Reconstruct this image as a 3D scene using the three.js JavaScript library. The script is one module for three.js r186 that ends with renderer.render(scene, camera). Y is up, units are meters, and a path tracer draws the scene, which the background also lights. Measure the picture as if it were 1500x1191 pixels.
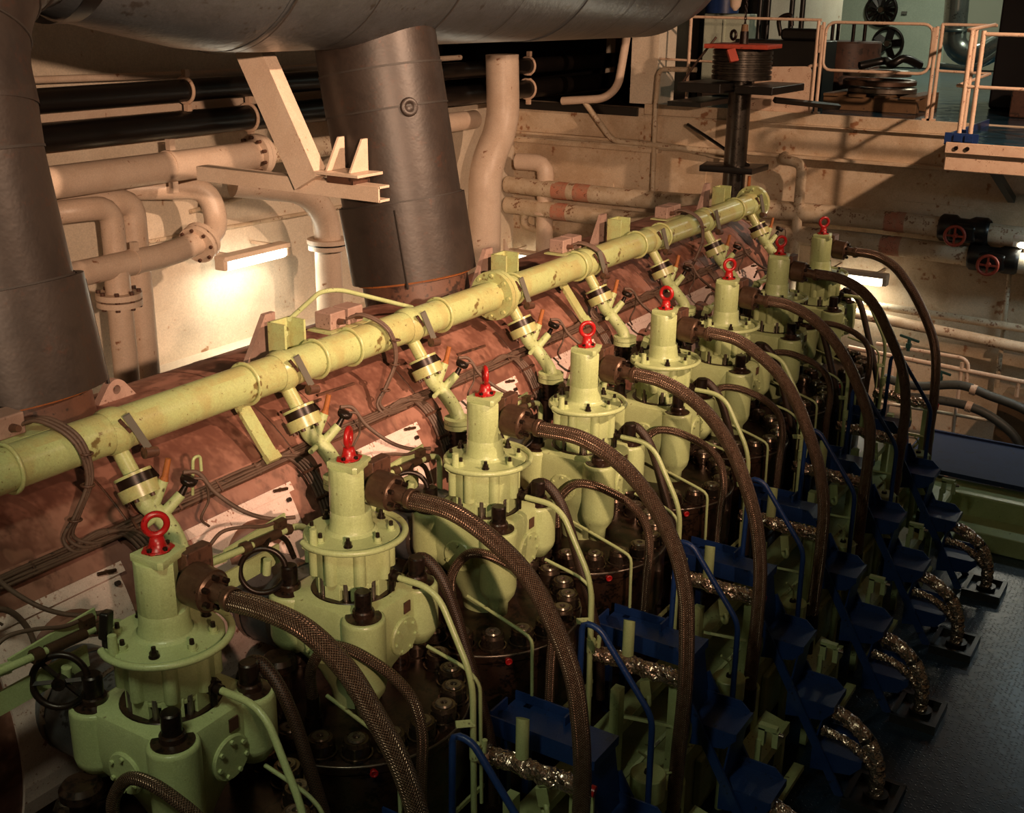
import * as THREE from 'three';
import { RoundedBoxGeometry } from 'three/addons/geometries/RoundedBoxGeometry.js';
import { mergeGeometries, toCreasedNormals } from 'three/addons/utils/BufferGeometryUtils.js';
import { RectAreaLightUniformsLib } from 'three/addons/lights/RectAreaLightUniformsLib.js';

// ---------------------------------------------------------------- camera, lamps, exposure
// The engine runs along +x (cylinder pitch 1 m), +z is the operating side, and heights are
// measured from the actuator flanges, which stand 2.2 m above the floor plates.
const Y0 = 2.2;
const scene = new THREE.Scene();
scene.background = new THREE.Color(0x000000);
const camera = new THREE.PerspectiveCamera(38.16, 1500 / 1191, 0.05, 60);
camera.position.set(-2.4096, 2.0794 + Y0, 2.8968);
camera.rotation.order = 'YXZ';
camera.rotation.set(-19.044 * Math.PI / 180, -(90 - 31.91) * Math.PI / 180, 0.754 * Math.PI / 180);
const renderer = new THREE.WebGLRenderer({ antialias: true });
renderer.toneMapping = THREE.LinearToneMapping;
renderer.toneMappingExposure = 1.12;
renderer.shadowMap.enabled = true;
RectAreaLightUniformsLib.init();
const WARM = new THREE.Color().setRGB(1, 0.65, 0.43), TUBE = new THREE.Color().setRGB(1, 0.96, 0.76), COOL = new THREE.Color().setRGB(0.95, 1, 0.8);
const TUBE_L = 38, DECK_L = 18, REAR_FILL = 45;
const floodlights = [
  [3.0, 3.75, 4.4, [3.4, 0.75, -2.9], 195, 0.55, 'round floodlight high over the operating side, turned to the engine'],
  [6.6, 3.7, 4.2, [10.2, 0.35, -2.1], 125, 0.64, 'round floodlight above the landing, turned to the end wall'],
[-3.2, 2.7, 5.2, [6, 0.8, -4], 290, 0.39, 'round floodlight behind the operating platform']];

// ---------------------------------------------------------------- small tools
let seed = 7;
const rnd = (a = 0, b = 1) => { seed = (seed * 1664525 + 1013904223) >>> 0; return a + (b - a) * seed / 4294967296; };
const V = (a) => new THREE.Vector3(a[0], a[1], a[2]);
function clean(g) {
  const n = g.index ? g.toNonIndexed() : g;
  for (const k of Object.keys(n.attributes)) if (!['position', 'normal', 'uv'].includes(k)) n.deleteAttribute(k);
  n.morphAttributes = {};
  if (!n.attributes.uv) n.setAttribute('uv', new THREE.BufferAttribute(new Float32Array(n.attributes.position.count * 2), 2));
  return n;
}
function triplanar(g) {                                   // uv in metres on every face
  const p = g.attributes.position, u = g.attributes.uv, a = new THREE.Vector3(), b = new THREE.Vector3(), c = new THREE.Vector3();
  for (let i = 0; i < p.count; i += 3) {
    a.fromBufferAttribute(p, i); b.fromBufferAttribute(p, i + 1); c.fromBufferAttribute(p, i + 2);
    const n = b.clone().sub(a).cross(c.clone().sub(a)); const x = Math.abs(n.x), y = Math.abs(n.y), z = Math.abs(n.z);
    [a, b, c].forEach((v, j) => { if (y >= x && y >= z) u.setXY(i + j, v.x, v.z); else if (x >= z) u.setXY(i + j, v.z, v.y); else u.setXY(i + j, v.x, v.y); });
  }
  return g;
}
const M4 = new THREE.Matrix4(), QQ = new THREE.Quaternion(), UP = new THREE.Vector3(0, 1, 0);
const place = (g, p, r = [0, 0, 0]) => g.applyMatrix4(M4.compose(V(p), QQ.setFromEuler(new THREE.Euler(...r)), new THREE.Vector3(1, 1, 1)));
const bx = (w, h, d, x, y, z, r = [0, 0, 0], bev = 0) => place(bev ? new RoundedBoxGeometry(w, h, d, 1, bev) : new THREE.BoxGeometry(w, h, d), [x, y, z], r);
function aim(g, a, b) { const d = V(b).sub(V(a)); QQ.setFromUnitVectors(UP, d.clone().normalize()); return g.applyMatrix4(M4.compose(V(a), QQ, new THREE.Vector3(1, 1, 1))); }
const len = (a, b) => V(a).distanceTo(V(b));
function cyl(a, b, r, r2 = r, seg = 20, open = false) { const l = len(a, b); return aim(new THREE.CylinderGeometry(r2, r, l, seg, 1, open).translate(0, l / 2, 0), a, b); }
function bar(a, b, w, h, roll = 0) { const l = len(a, b); const g = new THREE.BoxGeometry(w, l, h).translate(0, l / 2, 0); g.rotateY(roll); return aim(g, a, b); }
const lathe = (prof, p = [0, 0, 0], seg = 28, toward = null) => { const g = new THREE.LatheGeometry(prof.map(([r, y]) => new THREE.Vector2(Math.max(r, 0.0001), y)), seg); return toward ? aim(g, p, [p[0] + toward[0], p[1] + toward[1], p[2] + toward[2]]) : g.translate(...p); };
const flatLathe = (prof, p, seg, toward) => {               // lathe with hard profile corners
  const out = []; for (let i = 0; i + 1 < prof.length; i++) out.push(clean(lathe([prof[i], prof[i + 1]], p, seg, toward))); return mergeGeometries(out);
};
class Fillet extends THREE.CurvePath {                       // straight runs joined by bends
  constructor(pts, r) {
    super(); const P = pts.map(V); let prev = P[0];
    for (let i = 1; i < P.length - 1; i++) {
      const a = P[i - 1].clone().sub(P[i]), b = P[i + 1].clone().sub(P[i]); const t = Math.min(r, a.length() * 0.48, b.length() * 0.48);
      const s = P[i].clone().add(a.normalize().multiplyScalar(t)), e = P[i].clone().add(b.normalize().multiplyScalar(t));
      if (prev.distanceTo(s) > 1e-4) this.add(new THREE.LineCurve3(prev, s));
      this.add(new THREE.QuadraticBezierCurve3(s, P[i], e)); prev = e;
    }
    this.add(new THREE.LineCurve3(prev, P[P.length - 1]));
  }
}
const pipe = (pts, r, bend = 0.08, seg = 12, n = 0) => capTube(new THREE.TubeGeometry(new Fillet(pts, bend), n || Math.max(8, pts.length * 10), r, seg, false));
const hoseGeo = (pts, r, n = 60, seg = 14) => capTube(new THREE.TubeGeometry(new THREE.CatmullRomCurve3(pts.map(V), false, 'centripetal'), n, r, seg, false));
function capTube(t) {                                        // close both ends of a tube
  const pth = t.parameters.path, r = t.parameters.radius, out = [clean(t)];
  for (const e of [0, 1]) { const p = pth.getPointAt(e), d = pth.getTangentAt(e).multiplyScalar(e ? 1 : -1); const c = new THREE.CircleGeometry(r, 10); QQ.setFromUnitVectors(new THREE.Vector3(0, 0, 1), d); out.push(clean(c.applyMatrix4(M4.compose(p, QQ, new THREE.Vector3(1, 1, 1))))); }
  const g = mergeGeometries(out); g.userData = { length: pth.getLength(), radius: r }; return g;
}
// tube of crumpled foil: every corner nudged, every facet flat
function crumple(pts, r, n, seg, amp) {
  const g = new THREE.TubeGeometry(new THREE.CatmullRomCurve3(pts.map(V)), n, r, seg, false), p = g.attributes.position, k = new Map();
  for (let i = 0; i < p.count; i++) { const key = [p.getX(i), p.getY(i), p.getZ(i)].map((v) => v.toFixed(4)).join(); if (!k.has(key)) k.set(key, [rnd(-amp, amp), rnd(-amp, amp), rnd(-amp, amp)]); const d = k.get(key); p.setXYZ(i, p.getX(i) + d[0], p.getY(i) + d[1], p.getZ(i) + d[2]); }
  const q = clean(g); q.computeVertexNormals(); return q;
}
const ring = (p, R, r, axis = [0, 1, 0], seg = 32, arc = Math.PI * 2, start = 0) => { const g = new THREE.TorusGeometry(R, r, 10, seg, arc); g.rotateZ(start); g.rotateX(-Math.PI / 2); return aim(g, p, [p[0] + axis[0], p[1] + axis[1], p[2] + axis[2]]); };
const extrude = (pts, depth, bev = 0) => { const s = new THREE.Shape(pts.map(([x, y]) => new THREE.Vector2(x, y))); return new THREE.ExtrudeGeometry(s, { depth, bevelEnabled: bev > 0, bevelSize: bev, bevelThickness: bev, bevelSegments: 2, curveSegments: 16 }); };
const hex = (a, b, r) => cyl(a, b, r, r, 6);

const used = new Map();
function numbered(n) { const c = used.get(n) || 0; used.set(n, c + 1); return c ? n + '_' + String(c).padStart(3, '0') : n; }
function build(geos, keep) { const g = mergeGeometries((Array.isArray(geos) ? geos : [geos]).map(clean)); return keep ? g : triplanar(g); }
function part(name, geos, mat, parent, label, keep) {
  const m = new THREE.Mesh(build(geos, keep), mat); m.name = name; m.castShadow = m.receiveShadow = true;
  if (label) m.userData.label = label; parent.add(m); return m;
}
const each = (name, list, mat, parent, label) => list.map((g) => part(name, g, mat, parent, label));
function thing(name, label, category, group) { const o = new THREE.Group(); o.name = numbered(name); o.userData = { label, category }; if (group) o.userData.group = group; return o; }
function done(o) {                                           // put the group's origin at the base of the thing and add it
  const b = new THREE.Box3().setFromObject(o), c = b.getCenter(new THREE.Vector3()); c.y = b.min.y;
  for (const k of o.children) k.position.sub(c);
  o.position.add(c); o.position.y += Y0; scene.add(o); return o;
}
function one(name, geos, mat, label, category, group, keep) { const o = new THREE.Mesh(build(geos, keep), mat); o.name = numbered(name); o.castShadow = o.receiveShadow = true; o.userData = { label, category }; if (group) o.userData.group = group; o.position.y = Y0; scene.add(o); return o; }
function copy(o, dx, label) { const c = o.clone(); const base = o.name.replace(/_\d{3}$/, ''); c.name = numbered(base); c.position.x += dx; c.userData = { ...o.userData, label }; scene.add(c); return c; }
function struct(name, geos, mat, parent, keep) { const o = new THREE.Mesh(build(geos, keep), mat); o.name = parent ? name : numbered(name); o.castShadow = o.receiveShadow = true; if (!parent) { o.userData.kind = 'structure'; o.position.y = Y0; } (parent || scene).add(o); return o; }
const NTH = ['first', 'second', 'third', 'fourth', 'fifth', 'sixth', 'seventh', 'eighth', 'ninth'];
const row = (k, last = 7) => k === last ? 'nearest the end wall' : NTH[last - k] + ' from the end wall';
// a repeat along the engine: build it once at cylinder 0, then copy it down the row
function along(ks, make, label, last) { let first = null; for (const k of ks) { if (!first) { first = make(label(row(k, last))); first.position.x += k; first.userData.k0 = k; } else copy(first, k - first.userData.k0, label(row(k, last))); } if (first) { const k0 = first.userData.k0; scene.traverse((o) => { if (o.userData) delete o.userData.k0; }); return k0; } }

// ---------------------------------------------------------------- textures
const N = 512;
function noise(cells, s) {                                   // tileable value noise
  const g = new Float32Array(cells * cells); let q = s * 7919 + 13; for (let i = 0; i < g.length; i++) { q = (q * 1664525 + 1013904223) >>> 0; g[i] = q / 4294967296; }
  const out = new Float32Array(N * N);
  for (let y = 0; y < N; y++) for (let x = 0; x < N; x++) {
    const fx = x / N * cells, fy = y / N * cells, x0 = Math.floor(fx), y0 = Math.floor(fy); let u = fx - x0, v = fy - y0; u = u * u * (3 - 2 * u); v = v * v * (3 - 2 * v);
    const x1 = (x0 + 1) % cells, y1 = (y0 + 1) % cells;
    out[y * N + x] = (g[y0 * cells + x0] * (1 - u) + g[y0 * cells + x1] * u) * (1 - v) + (g[y1 * cells + x0] * (1 - u) + g[y1 * cells + x1] * u) * v;
  }
  return out;
}
const NO = { a: noise(4, 1), b: noise(9, 2), c: noise(20, 3), d: noise(45, 4), e: noise(110, 5), f: noise(256, 6), g: noise(7, 8), h: noise(33, 9), i: noise(70, 10) };
const fbm = (i) => NO.a[i] * 0.34 + NO.b[i] * 0.26 + NO.c[i] * 0.18 + NO.d[i] * 0.12 + NO.e[i] * 0.1;
const fbm2 = (i) => NO.g[i] * 0.4 + NO.h[i] * 0.3 + NO.i[i] * 0.2 + NO.f[i] * 0.1;
const sm = (a, b, x) => { const t = Math.min(1, Math.max(0, (x - a) / (b - a))); return t * t * (3 - 2 * t); };
const hexRGB = (h) => [(h >> 16) & 255, (h >> 8) & 255, h & 255];
const mix = (a, b, t) => [a[0] + (b[0] - a[0]) * t, a[1] + (b[1] - a[1]) * t, a[2] + (b[2] - a[2]) * t];
function tex(fn, size, srgb = true, aniso = 1) {             // size: metres per repeat
  const d = new Uint8Array(N * N * 4);
  for (let y = 0; y < N; y++) for (let x = 0; x < N; x++) { const i = y * N + x, c = fn(i, x, y); d[i * 4] = Math.min(255, Math.max(0, c[0])); d[i * 4 + 1] = Math.min(255, Math.max(0, c[1])); d[i * 4 + 2] = Math.min(255, Math.max(0, c[2])); d[i * 4 + 3] = 255; }
  const t = new THREE.DataTexture(d, N, N, THREE.RGBAFormat); t.wrapS = t.wrapT = THREE.RepeatWrapping; t.magFilter = THREE.LinearFilter; t.minFilter = THREE.LinearMipmapLinearFilter; t.generateMipmaps = true;
  if (srgb) t.colorSpace = THREE.SRGBColorSpace; t.repeat.set(1 / size, aniso / size); t.needsUpdate = true; return t;
}
const grey = (v) => [v, v, v];
// paint: base tone, slow drift toward a second tone, specks and blotches of a third
const paint = (base, drift, spot, o = {}) => { const B = hexRGB(base), D = hexRGB(drift), S = hexRGB(spot); const { amt = 0.5, lo = 0.66, hi = 0.76, speck = 0.8, spk = 0.83, size = 1 } = o; return tex((i) => { let c = mix(B, D, sm(0.35, 0.7, fbm(i)) * amt); c = mix(c, S, sm(lo, hi, fbm2(i)) * 0.75); c = mix(c, S, sm(spk, spk + 0.07, NO.i[i] * 0.6 + NO.f[i] * 0.4) * speck); const g = 0.95 + 0.1 * NO.f[i]; return [c[0] * g, c[1] * g, c[2] * g]; }, size); };
const mat = (o) => new THREE.MeshStandardMaterial(o);
const bumpFine = tex((i) => grey(90 + 80 * NO.e[i] + 60 * NO.f[i]), 0.5, false);
const bumpWave = tex((i) => grey(255 * fbm(i)), 1.2, false);
const M = {
  green: mat({ map: paint(0xabb682, 0x9ea874, 0x4a3a20, { lo: 0.77, hi: 0.85, spk: 0.89, speck: 0.6, amt: 0.6, size: 0.7 }), roughness: 0.33, bumpMap: bumpFine, bumpScale: 0.0012 }),
  greenDirty: mat({ map: paint(0xabb682, 0x9ea874, 0x33271a, { lo: 0.68, hi: 0.8, amt: 0.8, spk: 0.88, speck: 0.5, size: 0.6 }), roughness: 0.5, bumpMap: bumpFine, bumpScale: 0.0012 }),
  header: mat({ map: paint(0xaab47c, 0xa59a66, 0x5a4526, { lo: 0.68, hi: 0.78, amt: 0.7, size: 0.9 }), roughness: 0.3 }),
  brown: mat({ map: tex((i, x, y) => { const s = NO.g[(y % N) * N + ((x * 3) % N)] * 0.6 + NO.h[i] * 0.4; let c = mix([146, 102, 87], [102, 64, 52], sm(0.35, 0.65, fbm(i))); c = mix(c, [62, 38, 30], sm(0.58, 0.84, fbm2(i)) * 0.6); c = mix(c, [78, 48, 37], sm(0.6, 0.8, s) * 0.45); c = mix(c, [166, 120, 100], sm(0.68, 0.85, NO.c[i] * 0.5 + NO.h[i] * 0.5) * 0.4); return c; }, 1.3), roughness: 0.48, bumpMap: bumpWave, bumpScale: 0.003 }),
  brownDark: mat({ map: paint(0x5a3c2e, 0x3e281e, 0x241812, { lo: 0.55, hi: 0.7, size: 0.8 }), roughness: 0.5 }),
  panel: mat({ map: paint(0xdcc3ba, 0xc9aaa0, 0x7d4a3a, { lo: 0.66, hi: 0.74, spk: 0.8, size: 0.5 }), roughness: 0.55 }),
  pink: mat({ map: paint(0x977c70, 0x806458, 0x4a3028, { size: 0.5 }), roughness: 0.6 }),
  clad: mat({ map: paint(0x332a25, 0x2a221e, 0x3e281f, { lo: 0.6, hi: 0.8, spk: 0.9, amt: 0.9, size: 0.8 }), roughness: 0.46, metalness: 0.18, bumpMap: bumpWave, bumpScale: 0.003 }),
  duct: mat({ map: paint(0x54575a, 0x484a4a, 0x3a3632, { lo: 0.66, hi: 0.8, spk: 0.92, size: 1.1 }), roughness: 0.34, metalness: 0.5, bumpMap: bumpWave, bumpScale: 0.006 }),
  cladSeam: mat({ color: 0x2a2420, roughness: 0.6 }),
  wall: mat({ map: paint(0xd6c8b4, 0xc6b49e, 0x8a5a38, { lo: 0.72, hi: 0.82, spk: 0.9, size: 2.2 }), roughness: 0.55 }),
  wallOld: mat({ map: paint(0xcdb9a0, 0xb79d80, 0x84502f, { lo: 0.66, hi: 0.78, spk: 0.86, amt: 0.8, size: 1.8 }), roughness: 0.6 }),
  pipe: mat({ map: paint(0xd2bca8, 0xc4aa94, 0x7a4a30, { lo: 0.74, hi: 0.84, spk: 0.9, size: 1.0 }), roughness: 0.42 }),
  pipeOld: mat({ map: paint(0xc9b8a0, 0xb39c80, 0x6e4630, { lo: 0.62, hi: 0.72, spk: 0.82, amt: 0.8, size: 0.8 }), roughness: 0.55 }),
  band: mat({ map: paint(0xbc7c64, 0xb08a74, 0x6a3c2c, { lo: 0.6, hi: 0.75, amt: 0.9, size: 0.4 }), roughness: 0.6 }),
  black: mat({ map: paint(0x16120f, 0x0e0b0a, 0x4a4038, { lo: 0.78, hi: 0.84, spk: 0.9, size: 1.2 }), roughness: 0.35 }),
  iron: mat({ map: paint(0x2a1d16, 0x1a120e, 0x0c0807, { lo: 0.55, hi: 0.7, size: 0.4 }), roughness: 0.36, metalness: 0.45 }),
  oily: mat({ map: paint(0x3a281e, 0x221610, 0x0c0807, { lo: 0.5, hi: 0.66, size: 0.35 }), roughness: 0.3, metalness: 0.3 }),
  steel: mat({ map: paint(0x8a7f74, 0x75695e, 0x3c2c22, { lo: 0.6, hi: 0.72, size: 0.3 }), roughness: 0.3, metalness: 0.8 }),
  nut: mat({ map: paint(0x6a5a4e, 0x54453a, 0x2a1e18, { lo: 0.58, hi: 0.72, size: 0.25 }), roughness: 0.26, metalness: 0.85 }),
  lever: mat({ color: 0x7d786e, roughness: 0.5, metalness: 0.4 }),
  brass: mat({ map: paint(0x5c4536, 0x443024, 0x261a13, { size: 0.25 }), roughness: 0.38, metalness: 0.55 }),
  rust: mat({ map: paint(0x9a5a28, 0x7c4420, 0x3e2414, { size: 0.2 }), roughness: 0.7 }),
  cable: mat({ map: paint(0x5c463a, 0x46342a, 0x2a1e18, { size: 0.3 }), roughness: 0.6 }),
  red: mat({ map: paint(0xa01718, 0x86110f, 0x2a0c0a, { lo: 0.66, hi: 0.74, size: 0.25 }), roughness: 0.34 }),
  redDull: mat({ map: paint(0x9c3a26, 0x84301f, 0x3a1a14, { size: 0.3 }), roughness: 0.5 }),
  blue: mat({ map: paint(0x1a3468, 0x162c5a, 0x0a1428, { lo: 0.68, hi: 0.8, spk: 0.86, size: 0.6 }), roughness: 0.38, bumpMap: bumpFine, bumpScale: 0.0015 }),
  blueMatte: mat({ map: paint(0x14254a, 0x101e3e, 0x0a1226, { size: 0.8 }), roughness: 0.8 }),
  darkMetal: mat({ map: paint(0x4a443e, 0x3a342e, 0x1e1814, { lo: 0.6, hi: 0.75, size: 0.5 }), roughness: 0.3, metalness: 0.85 }),
  rail: mat({ map: paint(0xd2b69e, 0xc2a088, 0x7a4a34, { spk: 0.86, size: 0.4 }), roughness: 0.5 }),
  silver: mat({ map: paint(0x9aa09a, 0x858a84, 0x5a5a54, { size: 0.8 }), roughness: 0.3, metalness: 0.8 }),
  foil: mat({ map: paint(0xcdb9aa, 0xae9686, 0x54402f, { lo: 0.58, hi: 0.72, size: 0.3 }), roughness: 0.24, metalness: 0.9, bumpMap: tex((i) => grey(255 * Math.abs(NO.c[i] * 0.6 + NO.d[i] * 0.4 - 0.5) * 2), 0.5, false), bumpScale: 0.006 }),
  lagging: mat({ map: paint(0x6a6a6c, 0x58585a, 0x33302c, { size: 0.7 }), roughness: 0.34, metalness: 0.5, bumpMap: bumpWave, bumpScale: 0.004 }),
  timber: mat({ map: paint(0x6c5034, 0x5a4028, 0x33241a, { size: 0.5 }), roughness: 0.7 }),
  board: mat({ map: paint(0xc2cab6, 0xb4beaa, 0x7c8a78, { lo: 0.8, hi: 0.9, spk: 0.93, size: 2 }), roughness: 0.5 }),
};
const treads = (x, y) => { const s = 16, cx = Math.floor(x / s), cy = Math.floor(y / s), u = (x % s) - s / 2, v = (y % s) - s / 2; const [p, q] = (cx + cy) % 2 ? [u + v, u - v] : [u - v, u + v]; return sm(1, 0.2, Math.abs(p) / 10) * sm(1, 0.3, Math.abs(q) / 3.5); };
M.floor = mat({ map: paint(0x0e2438, 0x0b1c2e, 0x07121e, { lo: 0.6, hi: 0.76, size: 1.6 }), roughness: 0.3, bumpMap: tex((i, x, y) => grey(60 + 120 * treads(x, y) * sm(0.3, 0.6, NO.d[i]) + 60 * NO.c[i]), 0.9, false), bumpScale: 0.004 });
M.deck = mat({ map: paint(0x1d4458, 0x183a4c, 0x0e2430, { lo: 0.62, hi: 0.76, size: 2 }), roughness: 0.16, bumpMap: tex((i) => grey(255 * (NO.b[i] * 0.6 + NO.c[i] * 0.4)), 2.4, false), bumpScale: 0.012 });
// steel braid: fine crossing wires, uv runs along and round the hose
const braidV = (x, y, n = 10) => { const a = ((x + y) * n / N) % 1, b = ((x - y + N) * n / N) % 1; const over = (Math.floor((x + y) * n / N / 1) + Math.floor((x - y + 2 * N) * n / N / 1)) % 2; const wa = 1 - Math.abs(a - 0.5) * 2, wb = 1 - Math.abs(b - 0.5) * 2; return over ? Math.max(wa, wb * 0.55) : Math.max(wb, wa * 0.55); };
const braidMap = tex((i, x, y) => { const v = braidV(x, y); let c = mix([50, 37, 30], [192, 156, 130], v * v * 0.95); return mix(c, [70, 44, 30], sm(0.5, 0.75, fbm(i)) * 0.5); }, 1), braidBump = tex((i, x, y) => grey(255 * braidV(x, y)), 1, false);
M.braid = mat({ map: braidMap, bumpMap: braidBump, bumpScale: 0.004, roughness: 0.34, metalness: 0.65 });
M.rubber = mat({ map: braidMap, bumpMap: braidBump, bumpScale: 0.001, roughness: 0.5, metalness: 0.2, color: 0x8c8078 });
M.greyHose = mat({ map: paint(0x4a4a44, 0x3c3c38, 0x222220, { size: 0.4 }), roughness: 0.5 });
function braided(pts, r, n, seg) {                           // 11 cm of braid per tile, whatever the hose's length
  const g = hoseGeo(pts, r, n, seg), { length } = g.userData, u = g.attributes.uv, a = length / 0.11, b = Math.max(1, Math.round(2 * Math.PI * r / 0.11));
  for (let i = 0; i < u.count; i++) u.setXY(i, u.getX(i) * a, u.getY(i) * b);
  return g;
}

// ---------------------------------------------------------------- the room
const FL = -2.2, CEIL = 5.2, WL = -5.5, WE = 11.05, DECK = 0.9;
struct('floor', [bx(16.0, 0.12, 14.5, 0.0 - 0.2, FL - 0.06, 0.35 + 1.4), bx(5.0, 0.12, 14.5, 10.3, FL - 0.66, 1.75), bx(0.12, 0.6, 14.5, 7.8, FL - 0.36, 1.75)], M.floor);
struct('wall_left', [bx(22, 4.0, 0.15, 3.0, -1.15, WL - 0.075), bx(15.6, 4.4, 0.15, -0.2, 3.05, WL - 0.075)], M.wall);
struct('wall_front', [bx(30, 8.5, 0.15, 7.5, 1.0, 8.6)], M.wallOld);
struct('wall_back', [bx(0.15, 8.5, 14.5, -8, 1.0, 1.6)], M.wallOld);
struct('ceiling', [bx(31, 0.15, 17.6, 7.2, CEIL, 0.1)], M.wallOld);
const wallEnd = struct('wall_end', [bx(0.15, DECK + 3.0, 14.2, WE + 0.075, (DECK - 3.1) / 2, 1.5)], M.wallOld);
// plate seams and doubler plates welded to the end wall
for (const [y, z, h, w] of [[0.12, -3.2, 0.62, 0.9], [-0.35, 0.45, 0.75, 1.9], [-0.45, -4.6, 0.7, 1.2]]) struct('plate', bx(0.012, h, w, WE - 0.006, y, z, [0, 0, 0], 0.004), M.wallOld, wallEnd);
// the pillar, and the unlit space behind it with its darkness painted black
struct('wall_pillar', [bx(0.5, CEIL - DECK, 0.36, WE + 0.27, (CEIL + DECK) / 2, -3.66)], M.wall);
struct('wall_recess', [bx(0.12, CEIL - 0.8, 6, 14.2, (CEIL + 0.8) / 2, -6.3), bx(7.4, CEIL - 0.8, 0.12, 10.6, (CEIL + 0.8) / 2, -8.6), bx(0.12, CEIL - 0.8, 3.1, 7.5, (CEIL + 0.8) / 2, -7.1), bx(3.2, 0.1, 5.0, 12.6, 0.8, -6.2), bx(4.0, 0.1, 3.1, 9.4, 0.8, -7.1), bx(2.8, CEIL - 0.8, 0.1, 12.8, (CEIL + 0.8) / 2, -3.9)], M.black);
struct('floor_upper', [bx(12, 0.1, 12.2, WE + 6.02, DECK - 0.05, 2.5)], M.deck);
struct('wall_far', [bx(0.15, CEIL, 13, 22.8, DECK + CEIL / 2 - 0.2, 2)], M.board);
struct('wall_upper', [bx(9, CEIL - DECK, 0.15, 18.2, (CEIL + DECK) / 2, -5.5), bx(5, CEIL - DECK, 0.12, 16.8, (CEIL + DECK) / 2, -3.9)], M.wall);
// deck edge: coaming strip, deep girder, lower flange
struct('trim_1', [bx(0.06, 0.13, 11.3, WE - 0.02, DECK - 0.055, 2.05, [0, 0, 0], 0.008), bx(0.05, 0.36, 11.3, WE + 0.0, DECK - 0.29, 2.05), bx(0.16, 0.035, 11.3, WE - 0.06, DECK - 0.475, 2.05, [0, 0, 0], 0.006), bx(0.1, 0.012, 11.3, WE - 0.04, DECK - 0.125, 2.05)], M.wallOld);
struct('trim_2', [bx(0.14, 0.05, 2.6, WE - 0.06, 0.36, -4.65), bx(0.1, 0.03, 2.6, WE - 0.04, 0.45, -4.65)], M.wallOld);
struct('trim_3', [bx(14, 0.07, 0.3, 3.5, -1.24, WL + 0.15), bx(14, 0.9, 0.06, 3.5, -1.7, WL + 0.27)], M.wall);

// landing that juts out from the deck, and its guard rail
{
  const o = thing('landing', 'cream steel landing with blue deck plate jutting from the upper deck', 'platform');
  part('deck_plate', [bx(1.82, 0.03, 3.4, 10.1, DECK - 0.015, 2.1)], M.deck, o, 'blue deck plate');
  part('toe_plate', [bx(0.02, 0.11, 0.3, 9.19, DECK + 0.02, 0.53), bx(1.8, 0.07, 0.02, 10.1, DECK + 0.03, 0.41)], M.blue, o, 'dark blue toe plate');
  part('edge_beam', [bx(0.07, 0.10, 3.4, 9.2, DECK - 0.06, 2.1, [0, 0, 0], 0.006), bx(0.05, 0.17, 3.4, 9.23, DECK - 0.19, 2.1, [0, 0, 0], 0.012), bx(1.76, 0.26, 0.05, 10.1, DECK - 0.15, 0.42)], M.rail, o);
  each('bracket', [bar([9.75, DECK - 0.3, 0.75], [WE - 0.02, 0.15, 0.75], 0.07, 0.07), bar([9.75, DECK - 0.3, 1.6], [WE - 0.02, 0.15, 1.6], 0.07, 0.07)], M.black, o, 'dark diagonal support');
  for (const z of [0.5, 0.6]) part('bolt', [cyl([9.17, DECK - 0.06, z], [9.15, DECK - 0.06, z], 0.02, 0.02, 8)], M.iron, o);
  done(o);
  const r = thing('guard_rail', 'cream tubular guard rail along the jutting landing', 'railing');
  for (const [x, z] of [[9.2, 0.5], [9.2, 0.6], [9.75, 0.42], [9.2, 1.7], [9.2, 2.9]]) { part('post', [cyl([x, DECK + 0.04, z], [x, DECK + 0.98, z], 0.021, 0.021, 10)], M.rail, r); part('socket', bx(0.07, 0.06, 0.07, x, DECK + 0.03, z), M.blue, r, 'dark blue post socket'); }
  part('top_rail', pipe([[10.9, 1.91, 0.36], [9.2, DECK + 0.98, 0.46], [9.2, DECK + 0.98, 0.52]], 0.018, 0.05), M.rail, r);
  part('top_rail', pipe([[9.2, DECK + 0.95, 0.6], [9.2, DECK + 0.94, 3.6]], 0.018), M.rail, r);
  part('mid_rail', pipe([[10.9, 1.42, 0.36], [9.2, DECK + 0.49, 0.42], [9.2, DECK + 0.48, 3.6]], 0.016, 0.03), M.rail, r);
  done(r);
}
// guard rail along the deck edge
{
  const o = thing('guard_rail', 'cream tubular guard rail along the upper deck edge behind the hanging piston', 'railing');
  for (const [z, h] of [[-3.07, 1.04], [-1.53, 1.02], [-1.47, 1.0], [-0.24, 0.98], [-0.19, 1.0]]) part('post', [cyl([WE, DECK, z], [WE, DECK + h, z], 0.02, 0.02, 10), bx(0.08, 0.03, 0.08, WE, DECK + 0.015, z)], M.rail, o);
  part('top_rail', pipe([[WE, 1.93, -3.45], [WE, 1.92, -1.5]], 0.016), M.rail, o);
  part('mid_rail', pipe([[WE, 1.44, -3.45], [WE, 1.43, -2.7], [WE, 1.3, -2.6]], 0.014, 0.08), M.rail, o);
  part('top_rail', pipe([[WE, 1.9, -0.2], [WE, 1.9, 0.36]], 0.016), M.rail, o);
  part('mid_rail', pipe([[WE, 1.43, -0.2], [WE, 1.42, 0.36]], 0.014), M.rail, o);
  done(o);
  const g = thing('rail_gate', 'removable cream loop panel with rounded corners in the deck guard rail', 'railing');
  part('frame', pipe([[WE, 1.6, -1.44], [WE, 1.9, -1.44], [WE, 1.9, -0.28], [WE, 1.39, -0.28], [WE, 1.39, -1.44], [WE, 1.6, -1.44]], 0.017, 0.12, 10, 70), M.rail, g);
  for (const z of [-1.48, -0.26]) part('sleeve', bx(0.04, 0.3, 0.05, WE, 1.72, z, [0, 0, 0], 0.008), M.rail, g);
  done(g);
}
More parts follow.
